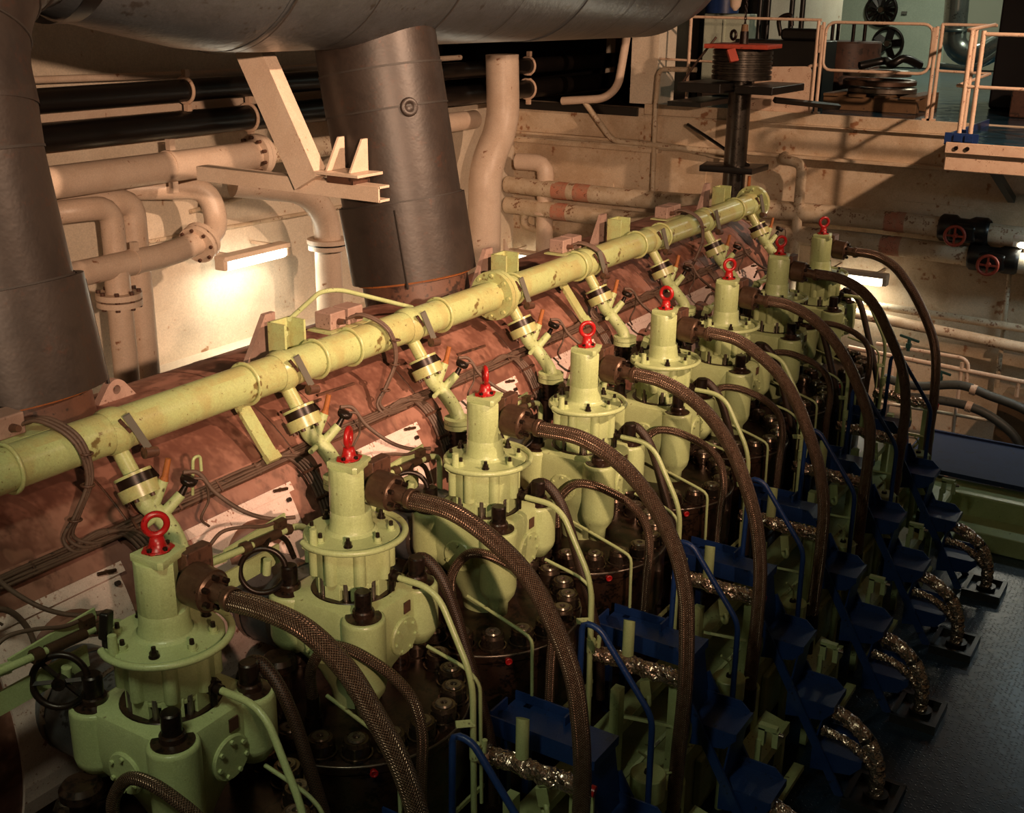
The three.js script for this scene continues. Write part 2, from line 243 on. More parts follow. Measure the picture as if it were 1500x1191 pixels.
// white locker plate and pipe at the deck edge
{
  const o = thing('splash_plate', 'cream steel plate with rounded top corner standing at the deck edge', 'plate');
  const s = new THREE.Shape(); s.moveTo(0, 0); s.lineTo(0.95, 0); s.lineTo(0.95, 0.42); s.quadraticCurveTo(0.95, 0.52, 0.85, 0.52); s.lineTo(0, 0.48);
  part('plate', place(new THREE.ExtrudeGeometry(s, { depth: 0.02, bevelEnabled: false }), [WE + 0.02, DECK, -2.5], [0, -Math.PI / 2, 0]), M.rail, o);
  part('edge_pipe', pipe([[WE + 0.02, DECK + 0.06, -1.62], [WE + 0.02, 1.42, -1.62], [WE + 0.02, 1.44, -1.5]], 0.02, 0.06), M.rail, o);
  done(o);
}

// ---------------------------------------------------------------- pipes on the left wall
const flangeAt = (p, R, t, axis, seg = 24) => { const q = [p[0] + axis[0] * t, p[1] + axis[1] * t, p[2] + axis[2] * t]; return cyl(p, q, R, R, seg); };
function boltRing(p, R, n, r, l, axis) {
  const a = V(axis).normalize(), u = Math.abs(a.y) > 0.9 ? new THREE.Vector3(1, 0, 0) : new THREE.Vector3(0, 1, 0), w = new THREE.Vector3().crossVectors(a, u).normalize(); u.crossVectors(w, a); const out = [];
  for (let i = 0; i < n; i++) { const t = i / n * Math.PI * 2, c = V(p).addScaledVector(u, Math.cos(t) * R).addScaledVector(w, Math.sin(t) * R), e = c.clone().addScaledVector(a, l); out.push(hex(c.toArray(), e.toArray(), r)); }
  return out;
}
const clampRing = (p, R, w, axis) => { const a = V(axis).normalize().multiplyScalar(w / 2); return cyl(V(p).sub(a).toArray(), V(p).add(a).toArray(), R, R, 24); };
for (const [y, z, r, lab, cx] of [[1.31, -5.1, 0.095, 'black lagged pipe, upper of the pair high on the left wall', [5.0, 7.9, 10.7]], [1.03, -5.1, 0.11, 'black lagged pipe, lower of the pair high on the left wall', [5.75, 7.9, 10.7]]]) {
  const o = thing('black_pipe', lab, 'pipe');
  part('pipe', pipe([[0.6, y, z], [13.8, y, z]], r, 0.5, 18, 60), M.black, o);
  for (const x of cx) each('clamp', [ring([x, y, z], r + 0.012, 0.016, [1, 0, 0], 24), bx(0.05, 0.06, 0.05, x, y - r - 0.05, z + 0.02), bx(0.05, 0.06, 0.05, x, y + r + 0.05, z + 0.02)], M.rail, o, 'cream pipe clamp');
  done(o);
}
one('steel_stringer', [bx(7.6, 0.09, 0.06, 3.7, 1.17, -5.3)], M.pipe, 'cream steel stringer between the two black pipes', 'stringer');
one('steel_stringer', [bx(7.6, 0.035, 0.08, 3.7, 0.885, -5.44)], M.pipe, 'thin cream ledge under the lower black pipe', 'stringer');
one('conduit', pipe([[3, 1.46, -5.3], [5.5, 1.42, -5.3], [9.5, 1.44, -5.3]], 0.03, 0.1), M.pipe, 'thin cream conduit above the black pipes', 'conduit');
{
  const o = thing('service_pipe', 'wide cream pipe with a bolted flange below the black pipes', 'pipe');
  part('pipe', pipe([[1.5, 0.74, -4.8], [5.52, 0.73, -4.8]], 0.125, 0.1, 26), M.pipe, o);
  part('pipe', pipe([[5.52, 0.73, -4.8], [6.9, 0.72, -4.8], [7.6, 0.72, -5.3]], 0.095, 0.3, 22), M.pipeOld, o);
  part('flange', [flangeAt([5.48, 0.73, -4.8], 0.19, 0.05, [1, 0, 0]), flangeAt([5.55, 0.73, -4.8], 0.175, 0.04, [1, 0, 0])], M.pipe, o);
  for (const b of boltRing([5.44, 0.73, -4.8], 0.16, 10, 0.016, 0.04, [1, 0, 0])) part('bolt', b, M.brownDark, o);
  part('clamp', [clampRing([4.48, 0.74, -4.8], 0.13, 0.03, [1, 0, 0]), bx(0.06, 0.09, 0.05, 4.48, 0.92, -4.76), bx(0.06, 0.09, 0.05, 4.48, 0.57, -4.76)], M.pipe, o);
  done(o);
}
{
  const o = thing('bend_pipe', 'cream pipe turning back on itself below the wide flanged pipe', 'pipe');
  part('pipe', pipe([[2.9, 0.06, -4.6], [4.35, 0.06, -4.6], [4.95, 0.14, -4.75], [4.95, 0.5, -4.85], [4.3, 0.52, -5.4]], 0.1, 0.34, 20, 70), M.pipe, o);
  part('flange', [cyl([4.58, 0.07, -4.65], [4.62, 0.085, -4.66], 0.17, 0.17), cyl([4.64, 0.09, -4.665], [4.68, 0.105, -4.675], 0.17, 0.17)], M.pipe, o);
  for (const b of boltRing([4.56, 0.065, -4.645], 0.145, 8, 0.016, 0.14, [0.9, 0.33, -0.25])) part('bolt', b, M.brownDark, o);
  part('clamp', [clampRing([3.86, 0.06, -4.6], 0.106, 0.03, [1, 0, 0]), bx(0.05, 0.07, 0.05, 3.86, 0.19, -4.58)], M.pipe, o);
  part('wall_flange', cyl([4.35, 0.52, -5.3], [4.35, 0.52, -5.36], 0.16, 0.16), M.pipe, o);
  done(o);
}
for (const [x, z, lab] of [[3.97, -4.95, 'arched cream pipe beside the dark duct, turning down into a flanged riser'], [4.27, -5.05, 'arched cream pipe between the flanged riser and the pipe that turns back']]) {
  const o = thing('arch_pipe', lab, 'pipe');
  part('pipe', pipe([[x - 0.62, 0.42, z - 0.3], [x - 0.3, 0.47, z], [x, 0.45, z], [x, -1.6, z]], x < 4.1 ? 0.095 : 0.11, 0.2, 20, 60), M.pipe, o);
  part('wall_flange', cyl([x - 0.55, 0.44, z - 0.24], [x - 0.62, 0.43, z - 0.3], 0.15, 0.15), M.pipeOld, o);
  done(o);
}
{
  const o = thing('riser_pipe', 'cream vertical riser with a bolted flange under the low pipe', 'pipe');
  part('pipe', pipe([[3.68, -1.7, -4.6], [3.68, 0.02, -4.6]], 0.1, 0.1, 22), M.pipe, o);
  part('flange', [cyl([3.68, -0.2, -4.6], [3.68, -0.155, -4.6], 0.18, 0.18), cyl([3.68, -0.26, -4.6], [3.68, -0.215, -4.6], 0.18, 0.18)], M.pipe, o);
  for (const b of boltRing([3.68, -0.28, -4.6], 0.155, 8, 0.018, 0.15, [0, 1, 0])) part('bolt', b, M.brownDark, o);
  done(o);
  one('conduit', [pipe([[4.45, -1.6, -5.2], [4.45, 0.0, -5.2]], 0.03), bx(0.09, 0.05, 0.05, 4.45, -0.18, -5.22)], M.pipeOld, 'thin cream vertical conduit right of the thick bare riser', 'conduit');
}
{
  const o = thing('riser_pipe', 'cream riser bending out of the wall beside the middle dark duct', 'pipe');
  part('pipe', pipe([[5.3, 0.5, -4.9], [5.95, 0.38, -4.62], [6.21, 0.1, -4.6], [6.21, -1.7, -4.6]], 0.13, 0.34, 22, 60), M.pipe, o);
  part('flange', [cyl([6.21, -0.16, -4.6], [6.21, -0.12, -4.6], 0.2, 0.2), cyl([6.21, -0.22, -4.6], [6.21, -0.175, -4.6], 0.19, 0.19)], M.pipe, o);
  part('gasket', cyl([6.21, -0.175, -4.6], [6.21, -0.16, -4.6], 0.195, 0.195), M.black, o, 'dark gasket');
  done(o);
}
for (const [a, b, l] of [[[5.3, 0.18, -5.47], [8.5, 0.4, -5.47], 'thin cream conduit sloping above the left wall lamp'], [[4.6, -0.02, -5.47], [8.5, -0.08, -5.47], 'thin cream conduit running just above the left wall lamp']]) one('conduit', pipe([a, b], 0.022), M.pipeOld, l, 'conduit');
{
  const o = thing('offset_pipe', 'thick cream pipe with an S-shaped offset right of the middle dark duct', 'pipe');
  part('pipe', pipe([[9.35, 1.5, -4.62], [9.36, 0.72, -4.6], [8.97, 0.26, -4.6], [8.98, -2.4, -4.6]], 0.19, 0.26, 24, 60), M.pipe, o);
  done(o);
  one('conduit', [pipe([[9.3, -2.4, -4.7], [9.3, 0.22, -4.7]], 0.045), bx(0.12, 0.05, 0.05, 9.25, -0.05, -4.68)], M.pipe, 'slim cream pipe beside the S-shaped pipe', 'conduit');
  one('service_pipe', pipe([[7.4, 0.74, -5.1], [9.5, 0.74, -5.1]], 0.11, 0.1, 20), M.pipe, 'cream pipe stub running behind the S-shaped pipe', 'pipe');
  const b = thing('branch_pipe', 'cream flanged pipe dropping from the banded pipes near the wall corner', 'pipe');
  part('pipe', pipe([[10.8, 0.1, -5.3], [10.86, 0.1, -4.9], [10.86, -2.4, -4.9]], 0.11, 0.16, 20, 40), M.pipe, b);
  part('flange', [cyl([10.86, -0.5, -4.9], [10.86, -0.465, -4.9], 0.17, 0.17), cyl([10.86, -0.55, -4.9], [10.86, -0.515, -4.9], 0.17, 0.17)], M.pipe, b);
  done(b);
  one('gusset_plate', [place(extrude([[0, 0], [0.5, 0], [0, 0.75]], 0.03), [9.3, -1.35, -4.55])], M.pipe, 'cream triangular gusset at the foot of the S-shaped pipe', 'gusset');
}

// ---------------------------------------------------------------- wall lamps
function wallLamp(c, w, axis, out, label, intensity) {
  const o = thing('tube_lamp', label, 'lamp'), ax = V(axis), n = V(out);
  const at = (s, d, y) => V(c).addScaledVector(ax, s).addScaledVector(n, d).add(new THREE.Vector3(0, y, 0)).toArray();
  const rot = Math.abs(axis[0]) > 0.5 ? [0, 0, 0] : [0, Math.PI / 2, 0];
  part('housing', [bx(w, 0.05, 0.15, ...at(0, 0, 0.07), rot, 0.012), bx(0.05, 0.12, 0.13, ...at(-w / 2 + 0.02, 0, 0.02), rot, 0.012), bx(0.05, 0.12, 0.13, ...at(w / 2 - 0.02, 0, 0.02), rot, 0.012)], M.pipe, o);
  part('diffuser', [bx(w - 0.08, 0.1, 0.125, ...at(0, 0.005, 0.0), rot, 0.035)], mat({ color: 0xffffff, emissive: TUBE, emissiveIntensity: 4.5, roughness: 0.4 }), o, 'glowing white diffuser');
  each('arm', [bx(0.03, 0.03, 0.28, ...at(-w / 3, -0.17, 0.08), rot), bx(0.03, 0.03, 0.28, ...at(w / 3, -0.17, 0.08), rot)], M.pipe, o);
  done(o);
  for (const [d, y, tip, k] of [[0.1, -0.02, 0.7, 1], [0, -0.075, 1.5707, 0.9]]) {
    const l = new THREE.RectAreaLight(TUBE, intensity * k, w - 0.12, 0.11); const p = at(0, d, y); l.position.set(p[0], p[1] + Y0, p[2]);
    const dir = n.clone().multiplyScalar(Math.cos(tip)).add(new THREE.Vector3(0, -Math.sin(tip), 0)); l.lookAt(p[0] + dir.x, p[1] + Y0 + dir.y, p[2] + dir.z); scene.add(l);
  }
}
wallLamp([5.78, -0.31, -5.17], 0.9, [1, 0, 0], [0, 0, 1], 'glowing tube lamp on the left wall between the two dark ducts', TUBE_L);
wallLamp([10.76, -0.85, -0.75], 0.75, [0, 0, 1], [-1, 0, 0], 'glowing tube lamp on the end wall behind the last hose', TUBE_L);
wallLamp([10.76, -0.25, 1.25], 0.75, [0, 0, 1], [-1, 0, 0], 'glowing tube lamp on the end wall right of the valves', TUBE_L * 0.35);
wallLamp([10.76, -1.15, -5.1], 0.6, [0, 0, 1], [-1, 0, 0], 'glowing tube lamp low in the corner behind the flanged pipe', TUBE_L * 0.8);

// ---------------------------------------------------------------- pipes on the end wall
for (const [y, lab, vz, wz, bands] of [[-0.18, 'upper lagged cream pipe with red bands on the end wall', [0.1, 0.62], 0.31, [-4.62, -4.3, -0.37]], [-0.45, 'lower lagged cream pipe with red bands on the end wall', [0.44, 0.95], 0.68, [-4.62, -0.39]]]) {
  const o = thing('lagged_pipe', lab, 'pipe');
  part('pipe', hoseGeo([[10.8, y - 0.03, -5.45], [10.8, y - 0.04, -3.8], [10.8, y, -1.9], [10.8, y + 0.01, -0.3], [10.8, y - 0.02, 1.0], [10.8, y - 0.03, 2.6]], 0.11, 60, 20), M.pipeOld, o);
  for (const z of bands) part('band', cyl([10.8, y + (z < -2 ? -0.04 : 0.008), z - 0.11], [10.8, y + (z < -2 ? -0.04 : 0.008), z + 0.11], 0.1125, 0.1125, 20, true), M.band, o, 'faded red colour band');
  part('valve_cover', [lathe([[0.125, 0], [0.15, 0.03], [0.15, 0.16], [0.12, 0.2], [0.12, 0.3], [0.15, 0.36], [0.15, 0.48], [0.12, 0.52]], [10.8, y, vz[0]], 20, [0, 0, 1]), bx(0.2, 0.2, 0.3, 10.74, y - 0.02, (vz[0] + vz[1]) / 2, [0, 0, 0], 0.05)], M.black, o, 'black valve jacket');
  const w = part('handwheel', [ring([10.58, y - 0.04, wz], 0.1, 0.017, [-1, 0, 0.1], 28), bar([10.58, y - 0.14, wz], [10.58, y + 0.06, wz], 0.02, 0.02), bar([10.58, y - 0.04, wz - 0.1], [10.58, y - 0.04, wz + 0.1], 0.02, 0.02), cyl([10.62, y - 0.04, wz], [10.555, y - 0.04, wz], 0.03, 0.02, 10)], M.redDull, o, 'dull red handwheel');
  part('stem', cyl([10.8, y - 0.03, wz], [10.57, y - 0.04, wz], 0.016), M.steel, w);
  done(o);
}
one('service_pipe', pipe([[10.95, 0.42, -1.75], [10.75, 0.41, -1.7], [10.75, 0.38, -1.47], [10.75, -1.4, -1.47]], 0.058, 0.1), M.pipeOld, 'slim cream pipe hooking down the end wall right of the piston rod', 'pipe');
one('service_pipe', pipe([[10.9, 1.9, -3.8], [10.9, 1.1, -3.92], [10.9, 0.95, -4.1], [10.9, 0.89, -4.7]], 0.05, 0.15), M.pipe, 'slim cream pipe curving round the foot of the pillar', 'pipe');
one('conduit', pipe([[10.9, 1.34, -2.9], [10.9, 1.33, -3.38], [10.92, 0.9, -3.41], [10.92, -0.3, -3.39]], 0.03, 0.08), M.pipeOld, 'thin cream conduit dropping down the end wall left of the piston rod', 'conduit');
one('service_pipe', pipe([[10.92, 0.9, -4.4], [10.92, 0.45, -3.98], [10.9, 0.41, -2.4]], 0.035, 0.08), M.pipeOld, 'slim cream pipe sloping down from the black pipes on the end wall', 'pipe');
one('conduit', pipe([[10.95, 0.38, -5.4], [10.95, 0.4, -3.0], [10.95, 0.3, -2.2]], 0.022, 0.1), M.pipeOld, 'thin cream conduit under the ledge on the end wall', 'conduit');
one('elbow_pipe', pipe([[10.92, -0.4, -5.2], [10.9, -0.75, -5.25], [10.9, -0.8, -5.0]], 0.05, 0.1), M.pipeOld, 'short cream elbow in the corner below the banded pipes', 'pipe');
one('service_pipe', pipe([[10.8, -1.12, -1.4], [10.8, -1.19, 2.4]], 0.045), M.pipeOld, 'slim cream pipe on the end wall below the lamp', 'pipe');
one('service_pipe', pipe([[10.72, -1.2, -1.4], [10.72, -1.25, -0.57], [10.72, -1.4, 1.9]], 0.062), M.pipeOld, 'thicker sloping cream pipe on the end wall below the lamp', 'pipe');
one('conduit', [pipe([[10.95, -0.3, 0.84], [10.95, -1.9, 0.9]], 0.025), bx(0.06, 0.05, 0.12, 10.92, -1.2, 0.87), bx(0.06, 0.05, 0.12, 10.92, -1.4, 0.88)], M.pipeOld, 'thin vertical conduit on the end wall right of the sloping pipes', 'conduit');
{
  const o = thing('guard_rail', 'cream guard rail with a hooked handrail at the foot of the end wall', 'railing');
  part('top_rail', pipe([[10.3, -1.53, -0.6], [10.3, -1.63, 1.9]], 0.026), M.rail, o);
  part('hand_rail', pipe([[10.3, -1.44, -0.3], [10.3, -1.45, 0.62], [10.3, -1.5, 0.68], [10.3, -1.75, 0.69]], 0.022, 0.08), M.rail, o);
  for (const [y, r] of [[-2.1, 0.02], [-2.42, 0.032], [-2.54, 0.026]]) part('low_rail', pipe([[10.3, y, -0.2], [10.3, y + 0.03, 1.9]], r), M.pipeOld, o);
  for (const z of [-0.1, 0.62, 1.2]) part('post', cyl([10.3, -2.8, z], [10.3, z > 1 ? -1.6 : -1.5, z], 0.022), M.rail, o);
  done(o);
}
for (const [pts, cz, lab] of [[[[10.0, -1.72, -0.1], [10.0, -1.75, 0.23], [10.0, -1.66, 0.7], [10.0, -1.72, 0.99], [10.0, -1.8, 1.33], [10.0, -2.0, 1.7]], [10.0, -1.68, 0.82], 'upper grey rubber hose arching in front of the end rail'], [[[10.0, -1.9, 0.0], [10.0, -1.86, 0.53], [10.0, -1.88, 0.84], [10.0, -1.97, 1.09], [10.0, -2.14, 1.31], [10.0, -2.5, 1.45]], [10.0, -1.87, 0.8], 'lower grey rubber hose arching in front of the end rail']]) {
  const o = thing('rubber_hose', lab, 'hose');
  part('hose', hoseGeo(pts, 0.048, 40, 12), M.greyHose, o); part('clip', cyl([cz[0], cz[1], cz[2] - 0.03], [cz[0], cz[1] - 0.01, cz[2] + 0.03], 0.058, 0.058, 12), M.rail, o, 'pale hose clip'); done(o);
}
for (const [z, y] of [[0.05, -1.32], [0.42, -1.63]]) { const o = thing('small_valve', y > -1.5 ? 'small dark green valve on the hooked handrail' : 'small teal valve handle hanging below the top rail', 'valve'); part('handle', [bx(0.02, 0.03, 0.22, 10.28, y, z, [0.2, 0, 0], 0.008), cyl([10.28, y, z], [10.28, y - 0.14, z], 0.02), bx(0.05, 0.05, 0.05, 10.28, y - 0.08, z)], mat({ color: 0x1c3a34, roughness: 0.5 }), o); done(o); }
one('storage_box', [bx(0.5, 0.55, 0.8, 10.4, -2.05, 1.45, [0, 0, 0], 0.03)], M.timber, 'brown box standing by the end wall behind the grey hoses', 'box');

// ---------------------------------------------------------------- big clad ducts overhead
function hoseSkin(list, n = 56) {                            // tube along x with a centre and radius at every station
  const pos = [], idx = []; list.forEach(([x, y, z, r]) => { for (let i = 0; i < n; i++) { const t = i / n * Math.PI * 2; pos.push(x, y + r * Math.cos(t), z + r * Math.sin(t)); } });
  for (let j = 0; j + 1 < list.length; j++) for (let i = 0; i < n; i++) { const a = j * n + i, b = j * n + (i + 1) % n; idx.push(a, a + n, b, b, a + n, b + n); }
  const g = new THREE.BufferGeometry(); g.setAttribute('position', new THREE.Float32BufferAttribute(pos, 3)); g.setIndex(idx); g.computeVertexNormals(); return g;
}
{
  const o = thing('main_duct', 'huge grey sheet-clad duct running overhead along the engine', 'duct');
  const ax = [2.54, -1.95];
  part('cladding', [flatLathe([[0.74, 2.3], [0.75, 2.6], [0.75, 3.75], [0.745, 3.76], [0.745, 5.35], [0.75, 5.36], [0.75, 7.4]], [0, ax[0], ax[1]], 72, [1, 0, 0]), lathe([[0.75, 7.4], [0.68, 7.75], [0.5, 8.0], [0, 8.1]], [0, ax[0], ax[1]], 72, [1, 0, 0])], M.duct, o);
  part('reducer', hoseSkin([[1.3, 2.43, -2.045, 0.41], [1.45, 2.435, -2.04, 0.48], [1.8, 2.48, -2.0, 0.6], [2.1, 2.53, -1.96, 0.71], [2.32, 2.54, -1.95, 0.74]]), M.duct, o);
  for (const [x, r, w] of [[2.33, 0.752, 0.008], [3.0, 0.753, 0.004], [3.75, 0.754, 0.008], [4.5, 0.75, 0.004], [5.35, 0.754, 0.008], [6.1, 0.754, 0.004], [6.9, 0.754, 0.008]]) part('seam', cyl([x - w, ax[0], ax[1]], [x + w, ax[0], ax[1]], r, r, 72, true), M.cladSeam, o);
  part('strap', cyl([1.34, 2.43, -2.045], [1.44, 2.43, -2.04], 0.482, 0.482, 56, true), M.black, o, 'black joint strap');
  done(o);
}
function branchDuct(x, label, elbow) {
  const o = thing('branch_duct', label, 'duct');
  const d = new THREE.Vector3(0, 1, -0.19).normalize(), at = (y) => [x, y, -1.69 - 0.19 * (y - 0.84)], dir = d.toArray(), L = Math.hypot(1, 0.19);
  const seg = (y0, y1, r0, r1 = r0) => flatLathe([[r0 - 0.03, 0], [r0, 0], [r1, (y1 - y0) * L], [r1 - 0.03, (y1 - y0) * L]], at(y0), 48, dir);
  part('neck', cyl(at(0.05), at(0.4), 0.345, 0.345, 48), M.brownDark, o, 'bare brown neck on the receiver');
  part('ledge', cyl(at(0.375), at(0.39), 0.37, 0.37, 48), M.rust, o);
  part('cladding', seg(0.39, 0.87, elbow ? 0.425 : 0.405), M.clad, o);
  part('cladding', seg(0.87, 1.42, 0.382), M.clad, o);
  part('cladding', seg(1.42, 1.66, 0.385, elbow ? 0.405 : 0.385), M.clad, o);
  if (!elbow) part('cladding', seg(1.66, 2.15, 0.382, 0.375), M.clad, o);
  for (const y of [0.872, 1.42, 1.66]) part('seam', cyl(at(y - 0.006), at(y + 0.006), 0.389, 0.389, 48, true), M.cladSeam, o);
  for (const [a, y0, y1, r] of [[0.5, 0.39, 0.87, elbow ? 0.426 : 0.406], [2.6, 0.39, 0.87, elbow ? 0.426 : 0.406]]) { const p = at(y0), q = at(y1); part('seam', bar([p[0] + Math.cos(a) * r, p[1], p[2] + Math.sin(a) * r], [q[0] + Math.cos(a) * r, q[1], q[2] + Math.sin(a) * r], 0.012, 0.012), M.cladSeam, o); }
  if (elbow) {
    const b = at(1.6);
    const P = [V(b), new THREE.Vector3(x + 0.02, 1.82, -1.89), new THREE.Vector3(x + 0.13, 2.08, -1.96), new THREE.Vector3(x + 0.33, 2.3, -2.01), new THREE.Vector3(x + 0.56, 2.4, -2.035), new THREE.Vector3(x + 0.78, 2.43, -2.045)], crv = new THREE.CatmullRomCurve3(P);
    part('elbow', new THREE.TubeGeometry(crv, 30, 0.405, 44), M.clad, o);
    for (const t of [0.28, 0.52, 0.76]) { const p = crv.getPointAt(t), n = crv.getTangentAt(t); part('seam', ring(p.toArray(), 0.406, 0.007, n.toArray(), 44), M.cladSeam, o); }
  } else {
    part('port', [lathe([[0.0, 0.0], [0.02, 0.0], [0.025, 0.012], [0.05, 0.02], [0.058, 0.0]], [x - 0.2, 1.47, -1.475], 20, [-0.52, 0.1, 0.85])], M.clad, o, 'small round port with a dent around it');
    
  }
  done(o);
}
branchDuct(0.6, 'dark grey clad duct rising from the receiver and curving into the overhead duct', true);
branchDuct(3.6, 'dark grey clad duct with a round port, standing on the middle of the receiver', false);
{
  const o = thing('support_bracket', 'cream steel bracket with a diagonal strut under the overhead duct', 'bracket'), X = 3.06;
  part('strut', [bar([X, 1.83, -2.42], [X, 1.02, -1.97], 0.2, 0.11, Math.PI / 2)], M.pipe, o);
  part('beam', [bx(0.014, 0.09, 1.5, X, 0.99, -2.2), bx(0.1, 0.014, 1.5, X + 0.05, 1.03, -2.2), bx(0.1, 0.014, 1.5, X + 0.05, 0.95, -2.2)], M.pipe, o);
  for (const z of [-1.84, -1.66]) part('gusset', place(extrude([[0, 0], [0.17, 0], [0.17, 0.19], [0.12, 0.19]], 0.014), [X - 0.02, 1.1, z]), M.pipe, o);
  part('foot_plate', [bx(0.24, 0.016, 0.34, X + 0.06, 1.09, -1.73)], M.pipe, o); part('packing', [bx(0.16, 0.05, 0.2, X + 0.05, 1.06, -1.72)], M.brownDark, o);
  done(o);
}

// ---------------------------------------------------------------- exhaust receiver
const RC = [-0.574, -1.42], RR = 0.86;
const onRec = (x, deg, lift = 0) => { const t = deg * Math.PI / 180; return [x, RC[0] + (RR + lift) * Math.cos(t), RC[1] + (RR + lift) * Math.sin(t)]; };
{
  const o = thing('exhaust_receiver', 'long brown heat-stained steel cylinder running behind the green valves', 'receiver');
  const shell = (x0, x1, R, a0 = 0, a1 = 360, seg = 96, cap = false) => { const g = new THREE.CylinderGeometry(R, R, x1 - x0, seg, 1, !cap, a0 * Math.PI / 180, (a1 - a0) * Math.PI / 180); g.rotateZ(-Math.PI / 2); return g.translate((x0 + x1) / 2, RC[0], RC[1]); };
  for (let k = -2; k < 8; k++) part('shell_plate', shell(k + 0.525, k === 7 ? 7.9 : k + 1.515, RR + (k % 2 ? 0 : 0.002), 0, 360, 96), M.brown, o);
  part('end_dome', lathe([[RR, 0], [RR * 0.93, 0.14], [RR * 0.75, 0.27], [RR * 0.4, 0.38], [0, 0.42]], [7.9, RC[0], RC[1]], 64, [1, 0, 0]), M.brown, o);
  for (let k = -2; k < 9; k++) part('weld_seam', ring([k + 0.52 - (k === 8 ? 0.62 : 0), RC[0], RC[1]], RR - 0.001, 0.005, [1, 0, 0], 90), M.brownDark, o);
  for (let k = -1; k < 7; k++) part('weld_seam', ring([k + 0.83, RC[0], RC[1]], RR - 0.002, 0.004, [1, 0, 0], 90), M.brownDark, o);
  for (const [x, lab] of [[1.04], [6.2]]) { const s = new THREE.Shape(); s.moveTo(-0.13, 0); s.lineTo(-0.05, 0.1); s.quadraticCurveTo(0, 0.15, 0.05, 0.1); s.lineTo(0.13, 0); s.lineTo(-0.13, 0); const h = new THREE.Path(); h.absarc(0, 0.075, 0.022, 0, Math.PI * 2, true); s.holes.push(h); part('lifting_lug', place(new THREE.ExtrudeGeometry(s, { depth: 0.04, bevelEnabled: false }), [x, 0.262, -1.47]), M.pink, o, 'pinkish lifting lug with a hole'); }
  part('block', [bx(0.09, 0.07, 0.06, 2.72, 0.3, -1.3, [0, 0.4, 0], 0.008)], M.greenDirty, o);
  for (const [x, a] of [[1.9, 32], [1.62, 33], [2.6, 40], [3.05, 38]]) part('scratch_bar', bar(onRec(x, a, 0.004), onRec(x + 0.28, a + 1, 0.004), 0.012, 0.012), M.brownDark, o);
  done(o);
}
// white lagging sheet with the round exhaust inlet, one per cylinder
function lagging(label) {
  const o = thing('lagging_panel', label, 'panel', 'white lagging sheets along the receiver');
  const arc = (x0, x1, a0, a1, lift, seg = 10) => { const P = [], n = seg; const g = new THREE.BufferGeometry(); const pos = []; for (let i = 0; i < n; i++) { const A = a0 + (a1 - a0) * i / n, B = a0 + (a1 - a0) * (i + 1) / n; const q = [onRec(x0, A, lift), onRec(x1, A, lift), onRec(x1, B, lift), onRec(x0, B, lift), onRec(x0, A, 0), onRec(x1, A, 0), onRec(x1, B, 0), onRec(x0, B, 0)]; const f = (a, b, c, d) => pos.push(...q[a], ...q[b], ...q[c], ...q[a], ...q[c], ...q[d]); f(0, 3, 2, 1); f(0, 4, 7, 3); f(1, 2, 6, 5); if (!i) f(0, 1, 5, 4); if (i === n - 1) f(3, 7, 6, 2); } g.setAttribute('position', new THREE.Float32BufferAttribute(pos, 3)); g.computeVertexNormals(); return g; };
  part('sheet', arc(-0.25, 0.36, 57.5, 110, 0.012), M.panel, o);
  part('edge_strip', arc(-0.27, 0.385, 55.5, 58.4, 0.022, 2), M.panel, o);
  part('fastener', [cyl(onRec(0.3, 56.6, 0.02), onRec(0.3, 56.6, 0.034), 0.01, 0.01, 8), bar(onRec(0.26, 56.2, 0.03), onRec(0.34, 57.2, 0.034), 0.012, 0.01)], M.brass, o);
  part('screw', [cyl(onRec(0.33, 60.5, 0.01), onRec(0.33, 60.5, 0.03), 0.011, 0.011, 8)], M.iron, o);
    part('inlet_collar', lathe([[0.3, 0], [0.3, 0.24], [0.285, 0.275], [0.24, 0.3], [0.2, 0.305]], [0.06, -0.45, -0.9], 44, [0, 0, 1]), M.brown, o, 'brown domed exhaust inlet');
  return done(o);
}
along([-1, 0, 1, 2, 3, 4, 5, 6, 7], lagging, (w) => 'white lagging sheet round an exhaust inlet, ' + w);
function exhaustPipe(label) {
  const o = thing('exhaust_pipe', label, 'pipe', 'lagged exhaust pipes behind the valves');
  part('jacket', flatLathe([[0.16, 0], [0.2, 0], [0.2, 0.36], [0.17, 0.36]], [0.03, -0.47, -0.6], 36, [0, 0, 1]), M.lagging, o, 'dull metal jacket');
  for (const z of [-0.52, -0.34]) { const s = part('strap', cyl([0.03, -0.47, z - 0.012], [0.03, -0.47, z + 0.012], 0.204, 0.204, 36, true), M.steel, o); part('buckle', [bar([-0.14, -0.37, z], [-0.165, -0.46, z + 0.01], 0.02, 0.015)], M.steel, s); }
  return done(o);
}
along([0, 1, 2, 3, 4, 5, 6, 7], exhaustPipe, (w) => 'metal-jacketed exhaust pipe with buckled straps, ' + w);

// ---------------------------------------------------------------- cable run on the receiver
{
  const o = thing('cable_tray', 'long tray of brown cables strapped along the receiver', 'cable tray');
  each('tray', [bar(onRec(-1.6, 46.4, 0.012), onRec(7.4, 46.4, 0.012), 0.012, 0.006), bar(onRec(-1.6, 49.6, 0.012), onRec(7.4, 49.6, 0.012), 0.012, 0.006)], M.brownDark, o);
  for (let c = 0; c < 5; c++) { const pts = []; for (let x = -1.6; x <= 7.4; x += 0.25) pts.push(onRec(x, 46.8 + c * 0.62 + rnd(-0.35, 0.35), 0.02 + rnd(0, 0.016))); part('cable', hoseGeo(pts, 0.0075, 150, 6), M.cable, o); }
  for (let x = -1.4; x < 7.4; x += 0.24) part('cable_tie', bar(onRec(x, 46.2, 0.034), onRec(x, 49.9, 0.034), 0.012, 0.008), M.brownDark, o);
  done(o);
}
